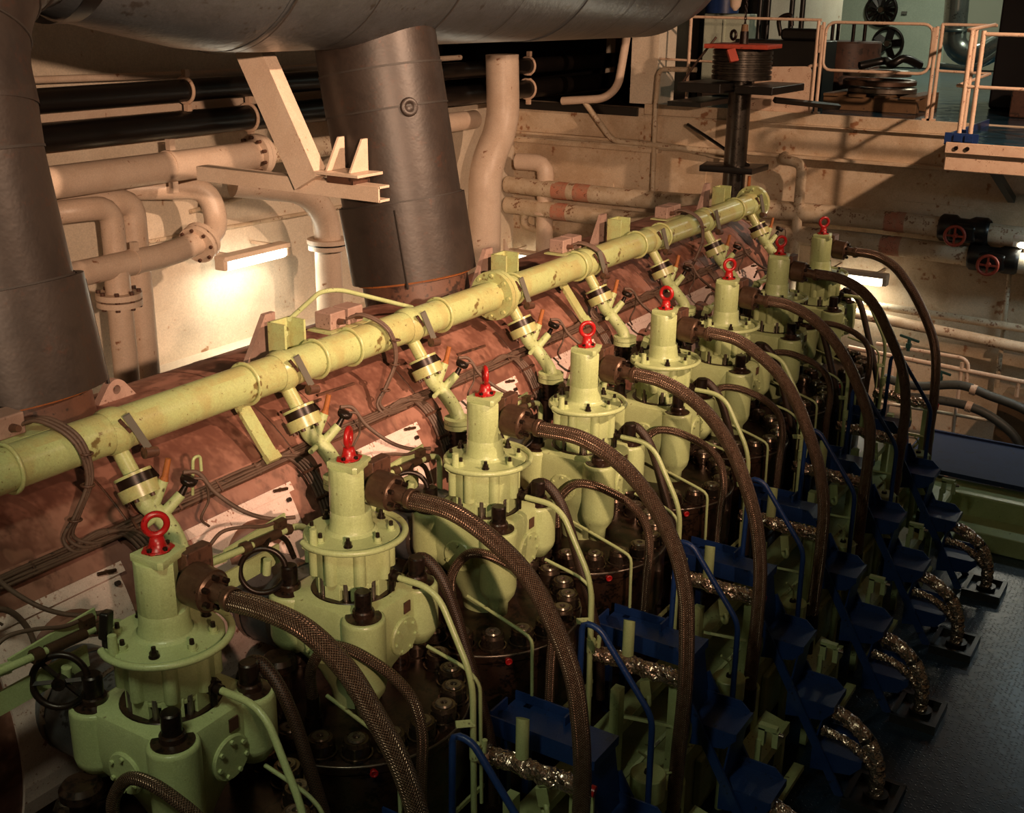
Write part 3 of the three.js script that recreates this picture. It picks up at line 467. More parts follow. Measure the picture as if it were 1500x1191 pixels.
// hanging looms between the junction boxes on the header and the tray
const looms = [[0.2, 3], [2.16, 2], [4.5, 3], [6.15, 3]];
for (const [x, n] of looms) {
  const o = thing('cable_loom', 'tied cable loom hanging over the header by the ' + { 0.2: 'eighth valve from the end wall', 2.16: 'sixth valve from the end wall', 4.5: 'fourth valve from the end wall', 6.15: 'second valve from the end wall' }[x], 'cables', 'cable looms over the header');
  for (let c = 0; c < n; c++) { const d = (c - 1) * 0.022; part('cable', hoseGeo([[x + 0.02 + d, 0.5, -0.98], [x + 0.05 + d, 0.53, -0.9], [x + 0.1 + d * 0.8, 0.46, -0.77], [x + 0.12 + d * 0.5, 0.3, -0.74], [x + 0.06 + d * 0.5, 0.16, -0.76], [x + 0.02 + d, 0.07, -0.78], [x + 0.06 + d * 2, 0.02, -0.75], [x + 0.2 + d * 3, 0.0, -0.745]], 0.0085, 50, 7), M.cable, o); }
  for (const p of [[x + 0.12, 0.4, -0.745], [x + 0.11, 0.27, -0.745], [x + 0.05, 0.14, -0.765]]) part('cable_tie', ring(p, 0.024, 0.005, [0.1, 1, 0], 14), M.brownDark, o);
  done(o);
}

function cableDrop4(label) {                                   // cables leaving the tray beside each weld seam
  const o = thing('cable_drop', label, 'cables', 'cables dropping from the tray');
  for (let i = 0; i < 4; i++) part('cable', hoseGeo([onRec(0.24 + i * 0.02, 47.2, 0.03), onRec(0.36 + i * 0.02, 46.6 + i * 0.5, 0.045), onRec(0.45 + i * 0.022, 49.5 + i * 0.4, 0.03), onRec(0.49 + i * 0.022, 55, 0.022), onRec(0.5 + i * 0.022, 64, 0.022), onRec(0.5 + i * 0.02, 80, 0.022)], 0.0085, 40, 7), M.cable, o);
  for (const d of [55, 64, 73]) part('cable_tie', bar(onRec(0.47, d, 0.036), onRec(0.6, d, 0.036), 0.012, 0.008), M.brownDark, o);
  return done(o);
}
along([0, 1, 2, 3, 4, 5, 6], cableDrop4, (w) => 'brown cables dropping from the tray down the receiver, ' + w, 6);

// ---------------------------------------------------------------- green header pipe
const HY = 0.395, HZ = -0.87, HR = 0.088;
{
  const o = thing('header_pipe', 'long light green header pipe above the brown receiver', 'pipe');
  part('pipe', cyl([-2, HY, HZ], [7.66, HY, HZ], HR, HR, 36), M.header, o);
  part('end_flange', [cyl([7.64, HY, HZ], [7.69, HY, HZ], 0.155, 0.155, 28)], M.header, o);
  part('flange', [cyl([3.39, HY, HZ], [3.425, HY, HZ], 0.15, 0.15, 28), cyl([3.43, HY, HZ], [3.465, HY, HZ], 0.15, 0.15, 28)], M.header, o);
  for (const b of boltRing([3.375, HY, HZ], 0.125, 8, 0.013, 0.11, [1, 0, 0])) part('bolt', b, M.header, o);
  for (const b of boltRing([7.62, HY, HZ], 0.13, 8, 0.012, 0.08, [1, 0, 0])) part('bolt', b, M.greenDirty, o);
  for (const x of [0.06, 1.31, 1.79, 2.05, 2.84, 3.62, 4.42, 4.62, 5.33, 5.75, 6.6, 7.24]) part('clamp_ring', ring([x, HY, HZ], HR + 0.008, 0.009, [1, 0, 0], 28), M.header, o);
  for (let k = -1; k < 8; k++) part('outlet', [pipe([[k + 0.55, HY - 0.03, HZ], [k + 0.55, HY - 0.165, HZ + 0.095]], 0.035, 0.02, 16), lathe([[HR + 0.002, -0.05], [HR + 0.012, -0.02], [HR + 0.012, 0.02], [HR + 0.002, 0.05]], [k + 0.55, HY, HZ], 28, [1, 0, 0])], M.header, o);
  for (const x of [1.32, 4.34]) part('support_arm', [bar([x, 0.3, -0.93], [x, 0.06, -0.74], 0.075, 0.02, 0), bx(0.08, 0.03, 0.04, x, 0.06, -0.735, [0.8, 0, 0])], M.header, o);
  for (const x of [1.775, 3.79, 5.36, 7.32]) {
    const b = part('bracket', [bx(0.014, 0.2, 0.11, x - 0.07, 0.47, -1.03), bx(0.014, 0.2, 0.11, x + 0.07, 0.47, -1.03), bx(0.15, 0.2, 0.014, x, 0.47, -1.08)], M.header, o);
    part('bolt', [hex([x, 0.5, -1.07], [x, 0.5, -1.04], 0.02)], M.greenDirty, b);
  }
  done(o);
}
for (const x of [1.775, 3.79, 5.36, 7.32]) {
  one('support_plate', place(extrude([[-0.22, -0.3], [0.1, -0.34], [0.1, 0.08], [0.03, 0.08]], 0.03), [x - 0.03, 0.5, -1.2]), M.pink, 'pinkish triangular plate carrying the header, ' + { 1.775: 'left of the long bent rod', 3.79: 'at the foot of the middle dark duct', 5.36: 'below the flanged corner pipe', 7.32: 'closest to the cream end wall' }[x], 'plate', 'header support plates');
}
for (const [x, n] of [[0.16, 1], [2.08, 2], [4.46, 2], [6.1, 2]]) {
  const o = thing('junction_box', (n > 1 ? 'pair of pinkish junction boxes above the ' : 'single pinkish junction box above the ') + { 0.16: 'eighth valve from the end wall', 2.08: 'sixth valve from the end wall', 4.46: 'fourth valve from the end wall', 6.1: 'second valve from the end wall' }[x], 'junction box', 'junction boxes on the header');
  part('tray', bx(0.3, 0.008, 0.16, x + 0.05, 0.468, -1.0, [0, 0, 0]), M.header, o);
  for (let i = 0; i < n; i++) { const b = part('box', bx(0.12, 0.09, 0.11, x + i * 0.14, 0.517, -1.01, [0, 0, 0], 0.008), M.pink, o); part('gland', [cyl([x + i * 0.14, 0.51, -0.955], [x + i * 0.14, 0.515, -0.915], 0.018, 0.014, 10)], M.brownDark, b); }
  done(o);
}
one('bent_rod', pipe([[1.83, 0.56, -1.06], [2.34, 0.57, -1.3], [2.5, 0.55, -1.3], [3.1, 0.33, -1.25]], 0.013, 0.08), M.greenDirty, 'long bent olive rod rising above the receiver beside the header', 'rod');

// butterfly valve, neck and bellows that hang from each header outlet
function neck(label) {
  const o = thing('outlet_valve', label, 'valve', 'outlet valves under the header');
  const d = V([0, -0.165, 0.095]).normalize(), P = (t) => V([0.55, HY - 0.165, HZ + 0.095]).addScaledVector(d, t).toArray();
  part('valve_body', [cyl(P(0.012), P(0.05), 0.074, 0.074, 20), bx(0.05, 0.03, 0.06, 0.6, 0.22, -0.73, [0.6, 0, 0])], M.iron, o, 'black valve body');
  part('flange', [cyl(P(0.0), P(0.012), 0.08, 0.08, 22)], M.header, o); part('flange', [cyl(P(0.052), P(0.105), 0.086, 0.084, 26)], M.header, o);
  for (const b of boltRing(P(0.105), 0.068, 6, 0.01, 0.014, d.toArray())) part('bolt', b, M.brownDark, o);
  part('neck_pipe', [hoseGeo([P(0.06), P(0.14), [0.585, 0.06, -0.68], [0.6, -0.0, -0.63], [0.575, -0.06, -0.56], [0.565, -0.1, -0.545]], 0.039, 40, 16), cyl([0.565, 0.09, -0.69], [0.62, 0.2, -0.67], 0.026, 0.021, 14), cyl([0.59, 0.05, -0.67], [0.67, 0.13, -0.63], 0.025, 0.022, 14), cyl([0.57, 0.05, -0.68], [0.49, 0.05, -0.65], 0.015, 0.013, 12)], M.greenDirty, o);
  part('thermometer', [cyl([0.625, 0.21, -0.668], [0.645, 0.29, -0.66], 0.014, 0.012, 10), cyl([0.617, 0.19, -0.67], [0.626, 0.215, -0.668], 0.02, 0.016, 8)], M.rust, o, 'rusty brown thermometer pocket');
  const g = part('sensor', [cyl([0.67, 0.13, -0.63], [0.69, 0.165, -0.62], 0.016, 0.012, 10), lathe([[0.0, 0], [0.03, 0.0], [0.036, 0.012], [0.036, 0.03], [0.0, 0.034]], [0.695, 0.17, -0.617], 18, [0.3, 0.9, 0.3])], M.iron, o, 'dark sensor head');
  part('lead', hoseGeo([[0.71, 0.19, -0.61], [0.75, 0.18, -0.58], [0.77, 0.08, -0.58], [0.74, 0.0, -0.6], [0.78, -0.05, -0.6]], 0.006, 30, 6), M.cable, g);
  part('lower_flange', [cyl([0.565, -0.1, -0.545], [0.565, -0.075, -0.545], 0.078, 0.078, 22), cyl([0.565, -0.13, -0.545], [0.565, -0.104, -0.545], 0.078, 0.078, 22)], M.greenDirty, o);
  part('bellows', [lathe([[0.05, 0], [0.04, 0.014], [0.052, 0.028], [0.04, 0.042], [0.052, 0.056], [0.04, 0.07], [0.052, 0.084], [0.042, 0.098], [0.05, 0.11]], [0.565, -0.24, -0.545], 20), cyl([0.565, -0.36, -0.545], [0.565, -0.24, -0.545], 0.075, 0.07, 20)], M.iron, o, 'dark bellows joint');
  const l = part('lever', [bar([0.53, 0.495, -0.75], [0.62, 0.33, -0.745], 0.03, 0.012, 0.4)], M.lever, o, 'grey hand lever');
  each('lever_hub', [cyl([0.6, 0.31, -0.75], [0.66, 0.3, -0.74], 0.026, 0.02, 12), bar([0.52, 0.47, -0.78], [0.56, 0.41, -0.77], 0.014, 0.014)], M.brownDark, l);
  return done(o);
}
along([-1, 0, 1, 2, 3, 4, 5, 6, 7], neck, (w) => 'green outlet neck with grey lever and thermometer, ' + w);

// ---------------------------------------------------------------- exhaust valves, one per cylinder
function loft(sections, n = 40) {                            // sections: [y, half x, half z, squareness]
  const pos = [], idx = [];
  for (const [y, hx, hz, e = 4] of sections) for (let i = 0; i < n; i++) { const t = i / n * Math.PI * 2, c = Math.cos(t), s = Math.sin(t); const r = Math.pow(Math.pow(Math.abs(c), e) + Math.pow(Math.abs(s), e), -1 / e); pos.push(hx * r * c, y, hz * r * s); }
  for (let j = 0; j + 1 < sections.length; j++) for (let i = 0; i < n; i++) { const a = j * n + i, b = j * n + (i + 1) % n, c = a + n, d = b + n; idx.push(a, b, c, b, d, c); }
  const m = pos.length / 3; pos.push(0, sections[0][0], 0, 0, sections[sections.length - 1][0], 0);
  for (let i = 0; i < n; i++) { idx.push(m, (i + 1) % n, i); const o = (sections.length - 1) * n; idx.push(m + 1, o + i, o + (i + 1) % n); }
  const g = new THREE.BufferGeometry(); g.setAttribute('position', new THREE.Float32BufferAttribute(pos, 3)); g.setIndex(idx); return toCreasedNormals(g, 0.7);
}
const STUD = [[-0.175, 0.195], [0.19, 0.19], [-0.165, -0.205], [0.19, -0.2]];
const prism = (pts, y0, y1, bev = 0.004) => { const g = extrude(pts.map(([x, z]) => [x, -z]), y1 - y0 - 2 * bev, bev); g.rotateX(-Math.PI / 2); g.translate(0, y0 + bev, 0); return toCreasedNormals(g, 0.5); };
const round = (R, clip, n = 72) => { const p = [], nx = 0.62, nz = 0.785; for (let i = 0; i < n; i++) { const t = i / n * Math.PI * 2, x = R * Math.cos(t), z = R * Math.sin(t), e = Math.max(0, x * nx + z * nz - clip); p.push([x - e * nx, z - e * nz]); } return p; };
const ribbed = (R, h, n, w, seg = 160) => { const p = []; for (let i = 0; i < seg; i++) { const t = i / seg * Math.PI * 2, u = Math.abs(((t / (Math.PI * 2) * n) % 1) - 0.5) * 2; const b = u < w ? Math.sqrt(1 - (u / w) ** 2) * h : 0; p.push([(R + b) * Math.cos(t + 0.3), (R + b) * Math.sin(t + 0.3)]); } return p; };
function coverPlate(parent, c, out, r, n) {
  const a = V(out).normalize(), e = V(c).addScaledVector(a, 0.014).toArray();
  const p = part('cover_plate', flatLathe([[0.0001, 0.016], [r - 0.006, 0.016], [r, 0.01], [r, 0], [0.0001, 0]], c, 32, out), M.green, parent);
  for (const b of boltRing(e, r * 0.76, n, 0.009, 0.012, out)) part('bolt', b, M.greenDirty, p);
}
function valve(label, turn) {
  const o = thing('exhaust_valve', label, 'valve', 'green exhaust valves along the engine');
  const boss = [[0.0001, 0], [0.078, 0], [0.087, -0.005], [0.09, -0.02], [0.09, -0.2], [0.084, -0.225], [0.05, -0.275], [0.0001, -0.29]], nose = [[0.0001, 0], [0.078, 0], [0.087, -0.005], [0.09, -0.02], [0.088, -0.3], [0.08, -0.335], [0.05, -0.38], [0.046, -0.44], [0.0001, -0.445]];
  part('housing', [loft([[-0.79, 0.1, 0.1, 2.2], [-0.72, 0.11, 0.115, 2.2], [-0.62, 0.145, 0.155, 2.8], [-0.54, 0.19, 0.2, 4], [-0.49, 0.215, 0.225, 6], [-0.42, 0.222, 0.232, 8], [-0.29, 0.222, 0.232, 8], [-0.262, 0.214, 0.224, 8], [-0.25, 0.19, 0.2, 7]], 72), ...STUD.map(([x, z], i) => lathe(i ? boss : nose, [x, -0.262, z], 32))], M.green, o);
  part('oil_well', [cyl([0, -0.262, 0], [0, -0.246, 0], 0.19, 0.175, 36)], M.oily, o, 'dark oily well');
  for (const [x, z] of STUD) {
    const s = part('stud_nut', [flatLathe([[0.0001, 0.026], [0.041, 0.026], [0.045, 0.02], [0.045, 0.0], [0.074, -0.006], [0.074, -0.02]], [x, -0.252, z], 24)], M.oily, o, 'dark oily nut seat');
    part('stud_cap', flatLathe([[0.0001, 0.094], [0.029, 0.094], [0.035, 0.088], [0.035, 0.0]], [x, -0.24, z], 24), M.iron, s, 'black protective cap');
  }
  coverPlate(o, [0.035, -0.435, 0.228], [0, 0, 1], 0.086, 7); coverPlate(o, [-0.218, -0.435, 0.0], [-1, 0, 0], 0.08, 6);
  part('name_plate', [bx(0.042, 0.05, 0.006, 0.06, -0.312, 0.234)], M.brownDark, o, 'small dark name plate');
  part('body', [prism(ribbed(0.152, 0.026, 8, 0.36), -0.178, -0.012, 0.003), prism(round(0.15, 9), -0.2, -0.176, 0.002)], M.green, o);
  part('spring_core', cyl([0, -0.25, 0], [0, -0.17, 0], 0.12, 0.12, 28), M.steel, o, 'steel core behind the skirt legs');
  for (let i = 0; i < 8; i++) { const t = (i + 0.5) / 8 * Math.PI * 2 + 0.3; part('skirt_leg', bx(0.02, 0.075, 0.075, Math.cos(t) * 0.142, -0.212, Math.sin(t) * 0.142, [0, -t, 0], 0.003), M.green, o); }
  for (let i = 0; i < 8; i++) { const t = i / 8 * Math.PI * 2 + 0.3; part('stay_bolt', cyl([Math.cos(t) * 0.148, -0.25, Math.sin(t) * 0.148], [Math.cos(t) * 0.148, -0.17, Math.sin(t) * 0.148], 0.011, 0.011, 10), M.steel, o); }
  const f = part('flange', flatLathe([[0.09, 0.022], [0.11, 0.008], [0.196, 0.002], [0.2, -0.004], [0.2, -0.022], [0.15, -0.024]], [0, 0, 0], 48), M.green, o);
  for (let i = 0; i < 8; i++) { const t = i / 8 * Math.PI * 2 + 0.18, x = Math.cos(t) * 0.163, z = Math.sin(t) * 0.163; const b = part('flange_nut', [cyl([x, 0.0, z], [x, 0.007, z], 0.019, 0.019, 16), hex([x, 0.006, z], [x, 0.024, z], 0.0155)], i % 3 ? M.greenDirty : M.iron, f); part('bolt_end', cyl([x, 0.02, z], [x, 0.042, z], 0.009, 0.008, 10), M.iron, b); }
  const rp = []; for (let a = 202; a >= -10; a -= 10.6) { const t = a * Math.PI / 180, e = a > 195 || a < 0; rp.push([Math.cos(t) * 0.222, e ? 0.006 : 0, Math.sin(t) * 0.222]); }
  part('rim_pipe', hoseGeo(rp, 0.0135, 80, 12), M.green, o);
  part('rim_stay', [bar([-0.206, 0, -0.075], [-0.185, -0.02, -0.065], 0.03, 0.02), cyl([-0.19, -0.01, -0.04], [-0.19, 0.07, -0.04], 0.018, 0.015, 12)], M.green, o);
  part('column', [prism(round(0.082, 0.054), 0.1, 0.292), lathe([[0.098, 0.012], [0.09, 0.03], [0.087, 0.06], [0.085, 0.098], [0.08, 0.104], [0, 0.104]], [0, 0, 0], 40), lathe([[0.125, 0.004], [0.104, 0.008], [0.096, 0.022]], [0, 0, 0], 40)], M.green, o);
  part('top_plate', prism([[-0.066, -0.054], [0.07, -0.056], [0.07, 0.05], [-0.058, 0.084], [-0.068, 0.074]], 0.288, 0.318), M.green, o);
  const e = part('eye_bolt', [lathe([[0.0, 0.052], [0.022, 0.052], [0.027, 0.03], [0.032, 0.012], [0.046, 0.006], [0.046, 0], [0, 0]], [0, 0.318, 0], 24), prism([[-0.052, -0.02], [-0.02, -0.044], [0.054, -0.012], [0.048, 0.028], [0.0, 0.046], [-0.048, 0.02]], 0.318, 0.326, 0.001), place(new THREE.TorusGeometry(0.037, 0.0115, 12, 32), [0, 0.412, 0], [0, turn, 0])], M.red, o, 'bright red lifting eye bolt');
  for (const [x, z] of [[0.042, 0.0], [-0.04, 0.005], [0.0, 0.036]]) part('bolt', hex([x, 0.324, z], [x, 0.336, z], 0.009), M.iron, e);
  return done(o);
}
const face = Math.PI / 2 - 0.557;                            // eye rings stand at different angles
[-0.75, 0.25, 0.55, -1.0, 1.35, -1.05, -0.95, -1.0].forEach((t, k) => { const o = valve('green exhaust valve with a red eye bolt, ' + row(k), t + 0.2); o.position.x += k; });

// ---------------------------------------------------------------- cylinder covers
function cover(label) {
  const o = thing('cylinder_cover', label, 'cylinder cover', 'dark cylinder covers under the valves');
  part('body', [flatLathe([[0, -0.79], [0.47, -0.79], [0.488, -0.8], [0.492, -0.812], [0.492, -0.84], [0.485, -0.85], [0.485, -1.12], [0.47, -1.12]], [0, 0, 0], 72)], M.oily, o);
  part('rim_edge', ring([0, -0.806, 0], 0.488, 0.006, [0, 1, 0], 72), M.steel, o, 'bright worn edge');
  part('jacket', cyl([0, -1.46, 0], [0, -1.12, 0], 0.46, 0.46, 56), M.oily, o);
  for (let i = 0; i < 18; i++) { const t = (i * 20 + 1) * Math.PI / 180, x = Math.cos(t) * 0.42, z = Math.sin(t) * 0.42; const n = part('stud_nut', [flatLathe([[0.068, 0], [0.068, 0.012], [0.06, 0.014]], [x, -0.792, z], 20), hex([x, -0.79, z], [x, -0.735, z], 0.062), cyl([x, -0.735, z], [x, -0.718, z], 0.056, 0.05, 20)], M.nut, o); part('stud_end', flatLathe([[0.0001, -0.002], [0.014, -0.002], [0.016, 0.008], [0.034, 0.008], [0.038, 0.0]], [x, -0.717, z], 16), M.steel, n, 'bright stud end'); }
  const t = 2.33; const c = [Math.cos(t) * 0.49, -0.83, Math.sin(t) * 0.49];
  part('plug', [cyl(c, [c[0] * 1.05, c[1], c[2] * 1.05], 0.014, 0.012, 10), ring([c[0] * 1.05, c[1] + 0.005, c[2] * 1.05], 0.013, 0.005, [c[0], 0, c[2]], 14)], M.red, o, 'tiny red plug');
  part('indicator_cock', [cyl([0.3, -0.79, 0.0], [0.3, -0.6, 0.0], 0.05, 0.04, 14), cyl([0.3, -0.62, -0.02], [0.3, -0.62, 0.12], 0.025, 0.025, 12)], M.oily, o); part('fuel_valve', [cyl([-0.28, -0.79, -0.18], [-0.28, -0.55, -0.18], 0.05, 0.045, 16), flatLathe([[0.0001, 0.05], [0.06, 0.05], [0.075, 0.03], [0.075, 0]], [-0.28, -0.56, -0.18], 20)], M.oily, o);
  return done(o);
}
along([0, 1, 2, 3, 4, 5, 6, 7], cover, (w) => 'dark oily cylinder cover ringed with large nuts, ' + w);

// ---------------------------------------------------------------- braided hoses
const HOSE = [
  [[0.18, 0.27], [0.19, 0.42], [0.17, 0.6], [0.07, 0.75], [-0.06, 0.86], [-0.17, 0.94], [-0.36, 1.02], [-0.6, 1.06], [-0.95, 1.07], [-1.5, 1.06]],
  [[0.18, 0.27], [0.18, 0.46], [0.11, 0.65], [-0.01, 0.81], [-0.18, 0.93], [-0.37, 1.02], [-0.57, 1.06], [-0.8, 1.08], [-1.0, 1.08], [-1.6, 1.07]],
  [[0.18, 0.27], [0.18, 0.49], [0.11, 0.68], [-0.03, 0.84], [-0.24, 0.98], [-0.46, 1.05], [-0.66, 1.07], [-0.95, 1.08], [-1.29, 1.07], [-1.65, 1.06]],
  [[0.19, 0.27], [0.18, 0.42], [0.13, 0.57], [0.04, 0.7], [-0.08, 0.81], [-0.23, 0.9], [-0.48, 1.0], [-0.74, 1.05], [-1.02, 1.06], [-1.5, 1.05]],
  [[0.195, 0.26], [0.18, 0.44], [0.11, 0.59], [0.01, 0.72], [-0.14, 0.84], [-0.31, 0.93], [-0.5, 1.01], [-0.75, 1.07], [-1.01, 1.08], [-1.5, 1.07]],
  [[0.19, 0.26], [0.18, 0.41], [0.12, 0.57], [0.0, 0.72], [-0.16, 0.85], [-0.4, 0.98], [-0.53, 1.03], [-0.69, 1.05], [-0.92, 1.05], [-1.5, 1.05]],
  [[0.19, 0.26], [0.18, 0.44], [0.12, 0.6], [0.0, 0.73], [-0.19, 0.85], [-0.38, 0.95], [-0.53, 1.0], [-0.74, 1.03], [-0.95, 1.03], [-1.5, 1.02]],
  [[0.19, 0.26], [0.18, 0.42], [0.11, 0.58], [-0.04, 0.72], [-0.25, 0.86], [-0.46, 0.96], [-0.64, 1.0], [-0.93, 1.02], [-1.23, 1.02], [-1.5, 1.03]]];
HOSE.forEach((pts, k) => {
  const o = thing('actuator_hose', 'thick braided hose arching from a green valve, ' + row(k), 'hose', 'thick braided hoses from the valves'), X = 0.06;
  part('mounting_block', bx(0.12, 0.16, 0.05, 0.105, 0.222, 0.06, [0, 0, 0], 0.006), M.brownDark, o, 'dark brown mounting block');
  const d = part('coupling', flatLathe([[0.0001, 0.108], [0.06, 0.108], [0.068, 0.1], [0.076, 0.098], [0.077, 0.01], [0.07, 0], [0.0001, 0]], [X, 0.193, 0.082], 36, [0, -0.05, 1]), M.brass, o, 'brown drum coupling');
  for (const b of boltRing([X, 0.189, 0.188], 0.054, 6, 0.011, 0.02, [0, -0.05, 1])) part('bolt', b, M.iron, d);
  part('nipple', [cyl([X, 0.19, 0.19], [X, 0.184, 0.255], 0.035, 0.033, 20)], M.brass, o);
  part('collar', flatLathe([[0.034, 0], [0.043, 0.002], [0.043, 0.022], [0.039, 0.026], [0.041, 0.034]], [X, 0.184, 0.25], 24, [0, -0.03, 1]), M.brass, o);
  part('hose', braided(pts.map(([y, z], i) => [X + (i > 2 ? 0.01 : 0), y, z]), 0.037, 90, 18), M.braid, o, null, true);
  const e = pts[pts.length - 1]; part('end_fitting', [cyl([X + 0.01, e[0] - 0.12, e[1]], [X + 0.01, e[0] + 0.02, e[1]], 0.043, 0.041, 20), cyl([X + 0.01, FL + 0.02, e[1]], [X + 0.01, e[0] - 0.11, e[1]], 0.028, 0.028, 16)], M.iron, o);
  done(o).position.x += k;
});
function archHose(label) {
  const o = thing('arch_hose', label, 'hose', 'medium braided hoses in front of the valves');
  part('hose', braided([[-0.28, -0.66, 0.0], [-0.3, -0.52, 0.01], [-0.3, -0.43, 0.05], [-0.3, -0.36, 0.12], [-0.3, -0.34, 0.22], [-0.3, -0.355, 0.33], [-0.3, -0.39, 0.44], [-0.3, -0.46, 0.53], [-0.3, -0.58, 0.57], [-0.3, -0.8, 0.565], [-0.3, -1.15, 0.56]], 0.023, 80, 16), M.braid, o, null, true);
  part('end_fitting', [cyl([-0.27, -0.8, -0.01], [-0.28, -0.64, 0], 0.028, 0.027, 16), cyl([-0.27, -0.8, -0.01], [-0.27, -0.74, -0.01], 0.04, 0.04, 6)], M.iron, o);
  return done(o);
}
along([0, 1, 2, 3, 4, 5, 6, 7], archHose, (w) => 'medium braided hose looping across a valve housing, ' + w);
function backHose(label) {
  const o = thing('return_hose', label, 'hose', 'rubber hoses beside the valves');
  part('hose', braided([[0.25, -0.34, 0.08], [0.25, -0.26, 0.1], [0.25, -0.19, 0.15], [0.25, -0.18, 0.19], [0.25, -0.21, 0.24], [0.25, -0.27, 0.29], [0.26, -0.4, 0.34], [0.26, -0.55, 0.39], [0.26, -0.74, 0.455], [0.27, -1.0, 0.52], [0.27, -1.3, 0.54]], 0.025, 70, 14), M.rubber, o, null, true);
  part('end_fitting', cyl([0.25, -0.44, 0.07], [0.25, -0.33, 0.08], 0.026, 0.026, 14), M.iron, o);
  return done(o);
}
along([0, 1, 2, 3, 4, 5, 6, 7], backHose, (w) => 'dark hose curving down beside a valve, ' + w);

// ---------------------------------------------------------------- small green tubes
function drainTube(label) {
  const o = thing('drain_tube', label, 'tube', 'bent green drain tubes beside the valves');
  part('tube', pipe([[0.035, -0.172, 0.2], [0.04, -0.175, 0.4], [0.0, -0.5, 0.605], [0.0, -1.35, 0.615]], 0.0135, 0.1, 12, 60), M.green, o);
  part('fitting', [cyl([0.034, -0.17, 0.165], [0.034, -0.171, 0.19], 0.03, 0.03, 6), cyl([0.034, -0.171, 0.19], [0.035, -0.172, 0.215], 0.02, 0.02, 12), cyl([0.034, -0.24, 0.175], [0.034, -0.14, 0.175], 0.014, 0.014, 10)], M.iron, o, 'dark pipe union');
  each('clamp', [cyl([0, -0.87, 0.615], [0, -0.8, 0.615], 0.022, 0.022, 14), cyl([0, -0.83, 0.615], [0.05, -0.83, 0.63], 0.008, 0.008, 8), cyl([0.045, -0.86, 0.63], [0.045, -0.8, 0.635], 0.012, 0.012, 8), bar([0, -0.7, 0.615], [-0.07, -0.685, 0.57], 0.03, 0.008)], M.greenDirty, o);
  return done(o);
}
along([0, 1, 2, 3, 4, 5, 6, 7], drainTube, (w) => 'bent light green tube leaving a valve body, ' + w);
function thinTubes(label) {
  const o = thing('sensing_tube', label, 'tube', 'thin green tubes over the cylinder covers');
  part('tube', pipe([[-0.34, -0.56, 0.13], [-0.36, -0.635, 0.43], [-0.36, -0.66, 0.5], [-0.36, -1.25, 0.51]], 0.0085, 0.05, 8, 40), M.greenDirty, o);
  part('tube', pipe([[0.19, -0.56, 0.24], [0.19, -0.6, 0.44], [0.19, -0.65, 0.515], [0.19, -1.25, 0.525]], 0.0085, 0.05, 8, 40), M.greenDirty, o);
  part('clip', [bx(0.6, 0.02, 0.012, -0.08, -1.18, 0.515)], M.greenDirty, o);
  return done(o);
}
along([0, 1, 2, 3, 4, 5, 6, 7], thinTubes, (w) => 'pair of thin olive tubes over a cylinder cover, ' + w);

// ---------------------------------------------------------------- brackets, tubes and loops between the valves
function rack(label) {
  const o = thing('pipe_rack', label, 'pipe rack', 'green pipe racks between the valves');
  part('upper_bar', [bar([-0.36, -0.065, -0.37], [0.0, -0.035, -0.37], 0.045, 0.01), bar([-0.52, -0.045, -0.36], [-0.36, -0.07, -0.36], 0.04, 0.01)], M.green, o);
  part('lower_bar', [bar([-0.64, -0.185, -0.36], [-0.06, -0.175, -0.36], 0.085, 0.012)], M.green, o);
  part('tube', pipe([[-0.5, -0.04, -0.33], [-0.3, -0.055, -0.33], [0.02, -0.075, -0.335], [0.1, -0.11, -0.34], [0.1, -0.34, -0.34]], 0.015, 0.05, 10), M.green, o);
  part('union', [cyl([-0.24, -0.058, -0.33], [-0.08, -0.068, -0.333], 0.021, 0.021, 12), hex([-0.3, -0.055, -0.33], [-0.26, -0.057, -0.33], 0.026), hex([-0.04, -0.07, -0.334], [-0.01, -0.074, -0.334], 0.024), bx(0.05, 0.04, 0.03, -0.06, -0.035, -0.34)], M.brass, o, 'brown tube union');
  each('elbow_fitting', [cyl([-0.53, -0.05, -0.33], [-0.48, -0.04, -0.33], 0.03, 0.026, 10), bx(0.05, 0.05, 0.04, -0.55, -0.06, -0.34, [0.3, 0.4, 0.2]), cyl([-0.2, -0.2, -0.3], [-0.2, -0.13, -0.29], 0.018, 0.018, 10)], M.greenDirty, o);
  return done(o);
}
along([0, 1, 2, 3, 4, 5, 6, 7], rack, (w) => 'green flat-bar rack with a small tube behind a valve, ' + w);
function loop(label, spoke) {
  const o = thing(spoke ? 'handwheel' : 'hose_loop', label, spoke ? 'handwheel' : 'hose', spoke ? undefined : 'black hose loops behind the valves');
  const c = [-0.235, -0.165, -0.285], ax = [-0.75, 0.2, 0.6];
  part('rim', ring(c, 0.094, 0.0125, ax, 36), M.iron, o);
  if (spoke) { part('spoke', [bar([-0.19, -0.245, -0.2], [-0.27, -0.08, -0.37], 0.014, 0.014), bar([-0.3, -0.17, -0.36], [-0.17, -0.16, -0.2], 0.014, 0.014), cyl(c, [c[0] + 0.1, c[1] - 0.06, c[2] - 0.08], 0.016, 0.016, 10)], M.iron, o); part('hub', cyl([c[0] - 0.02, c[1], c[2] + 0.016], [c[0] + 0.03, c[1] - 0.01, c[2] - 0.024], 0.024, 0.024, 12), M.iron, o); }
  else part('tail', hoseGeo([[-0.2, -0.075, -0.3], [-0.13, -0.06, -0.33], [-0.06, -0.1, -0.32], [-0.02, -0.2, -0.31]], 0.0125, 24, 8), M.iron, o);
  return done(o);
}
loop('black handwheel with crossed spokes beside the valve eighth from the end wall', true);
along([1, 2, 3, 4, 5, 6, 7], (l) => loop(l, false), (w) => 'black hose loop hanging on the green rack, ' + w);
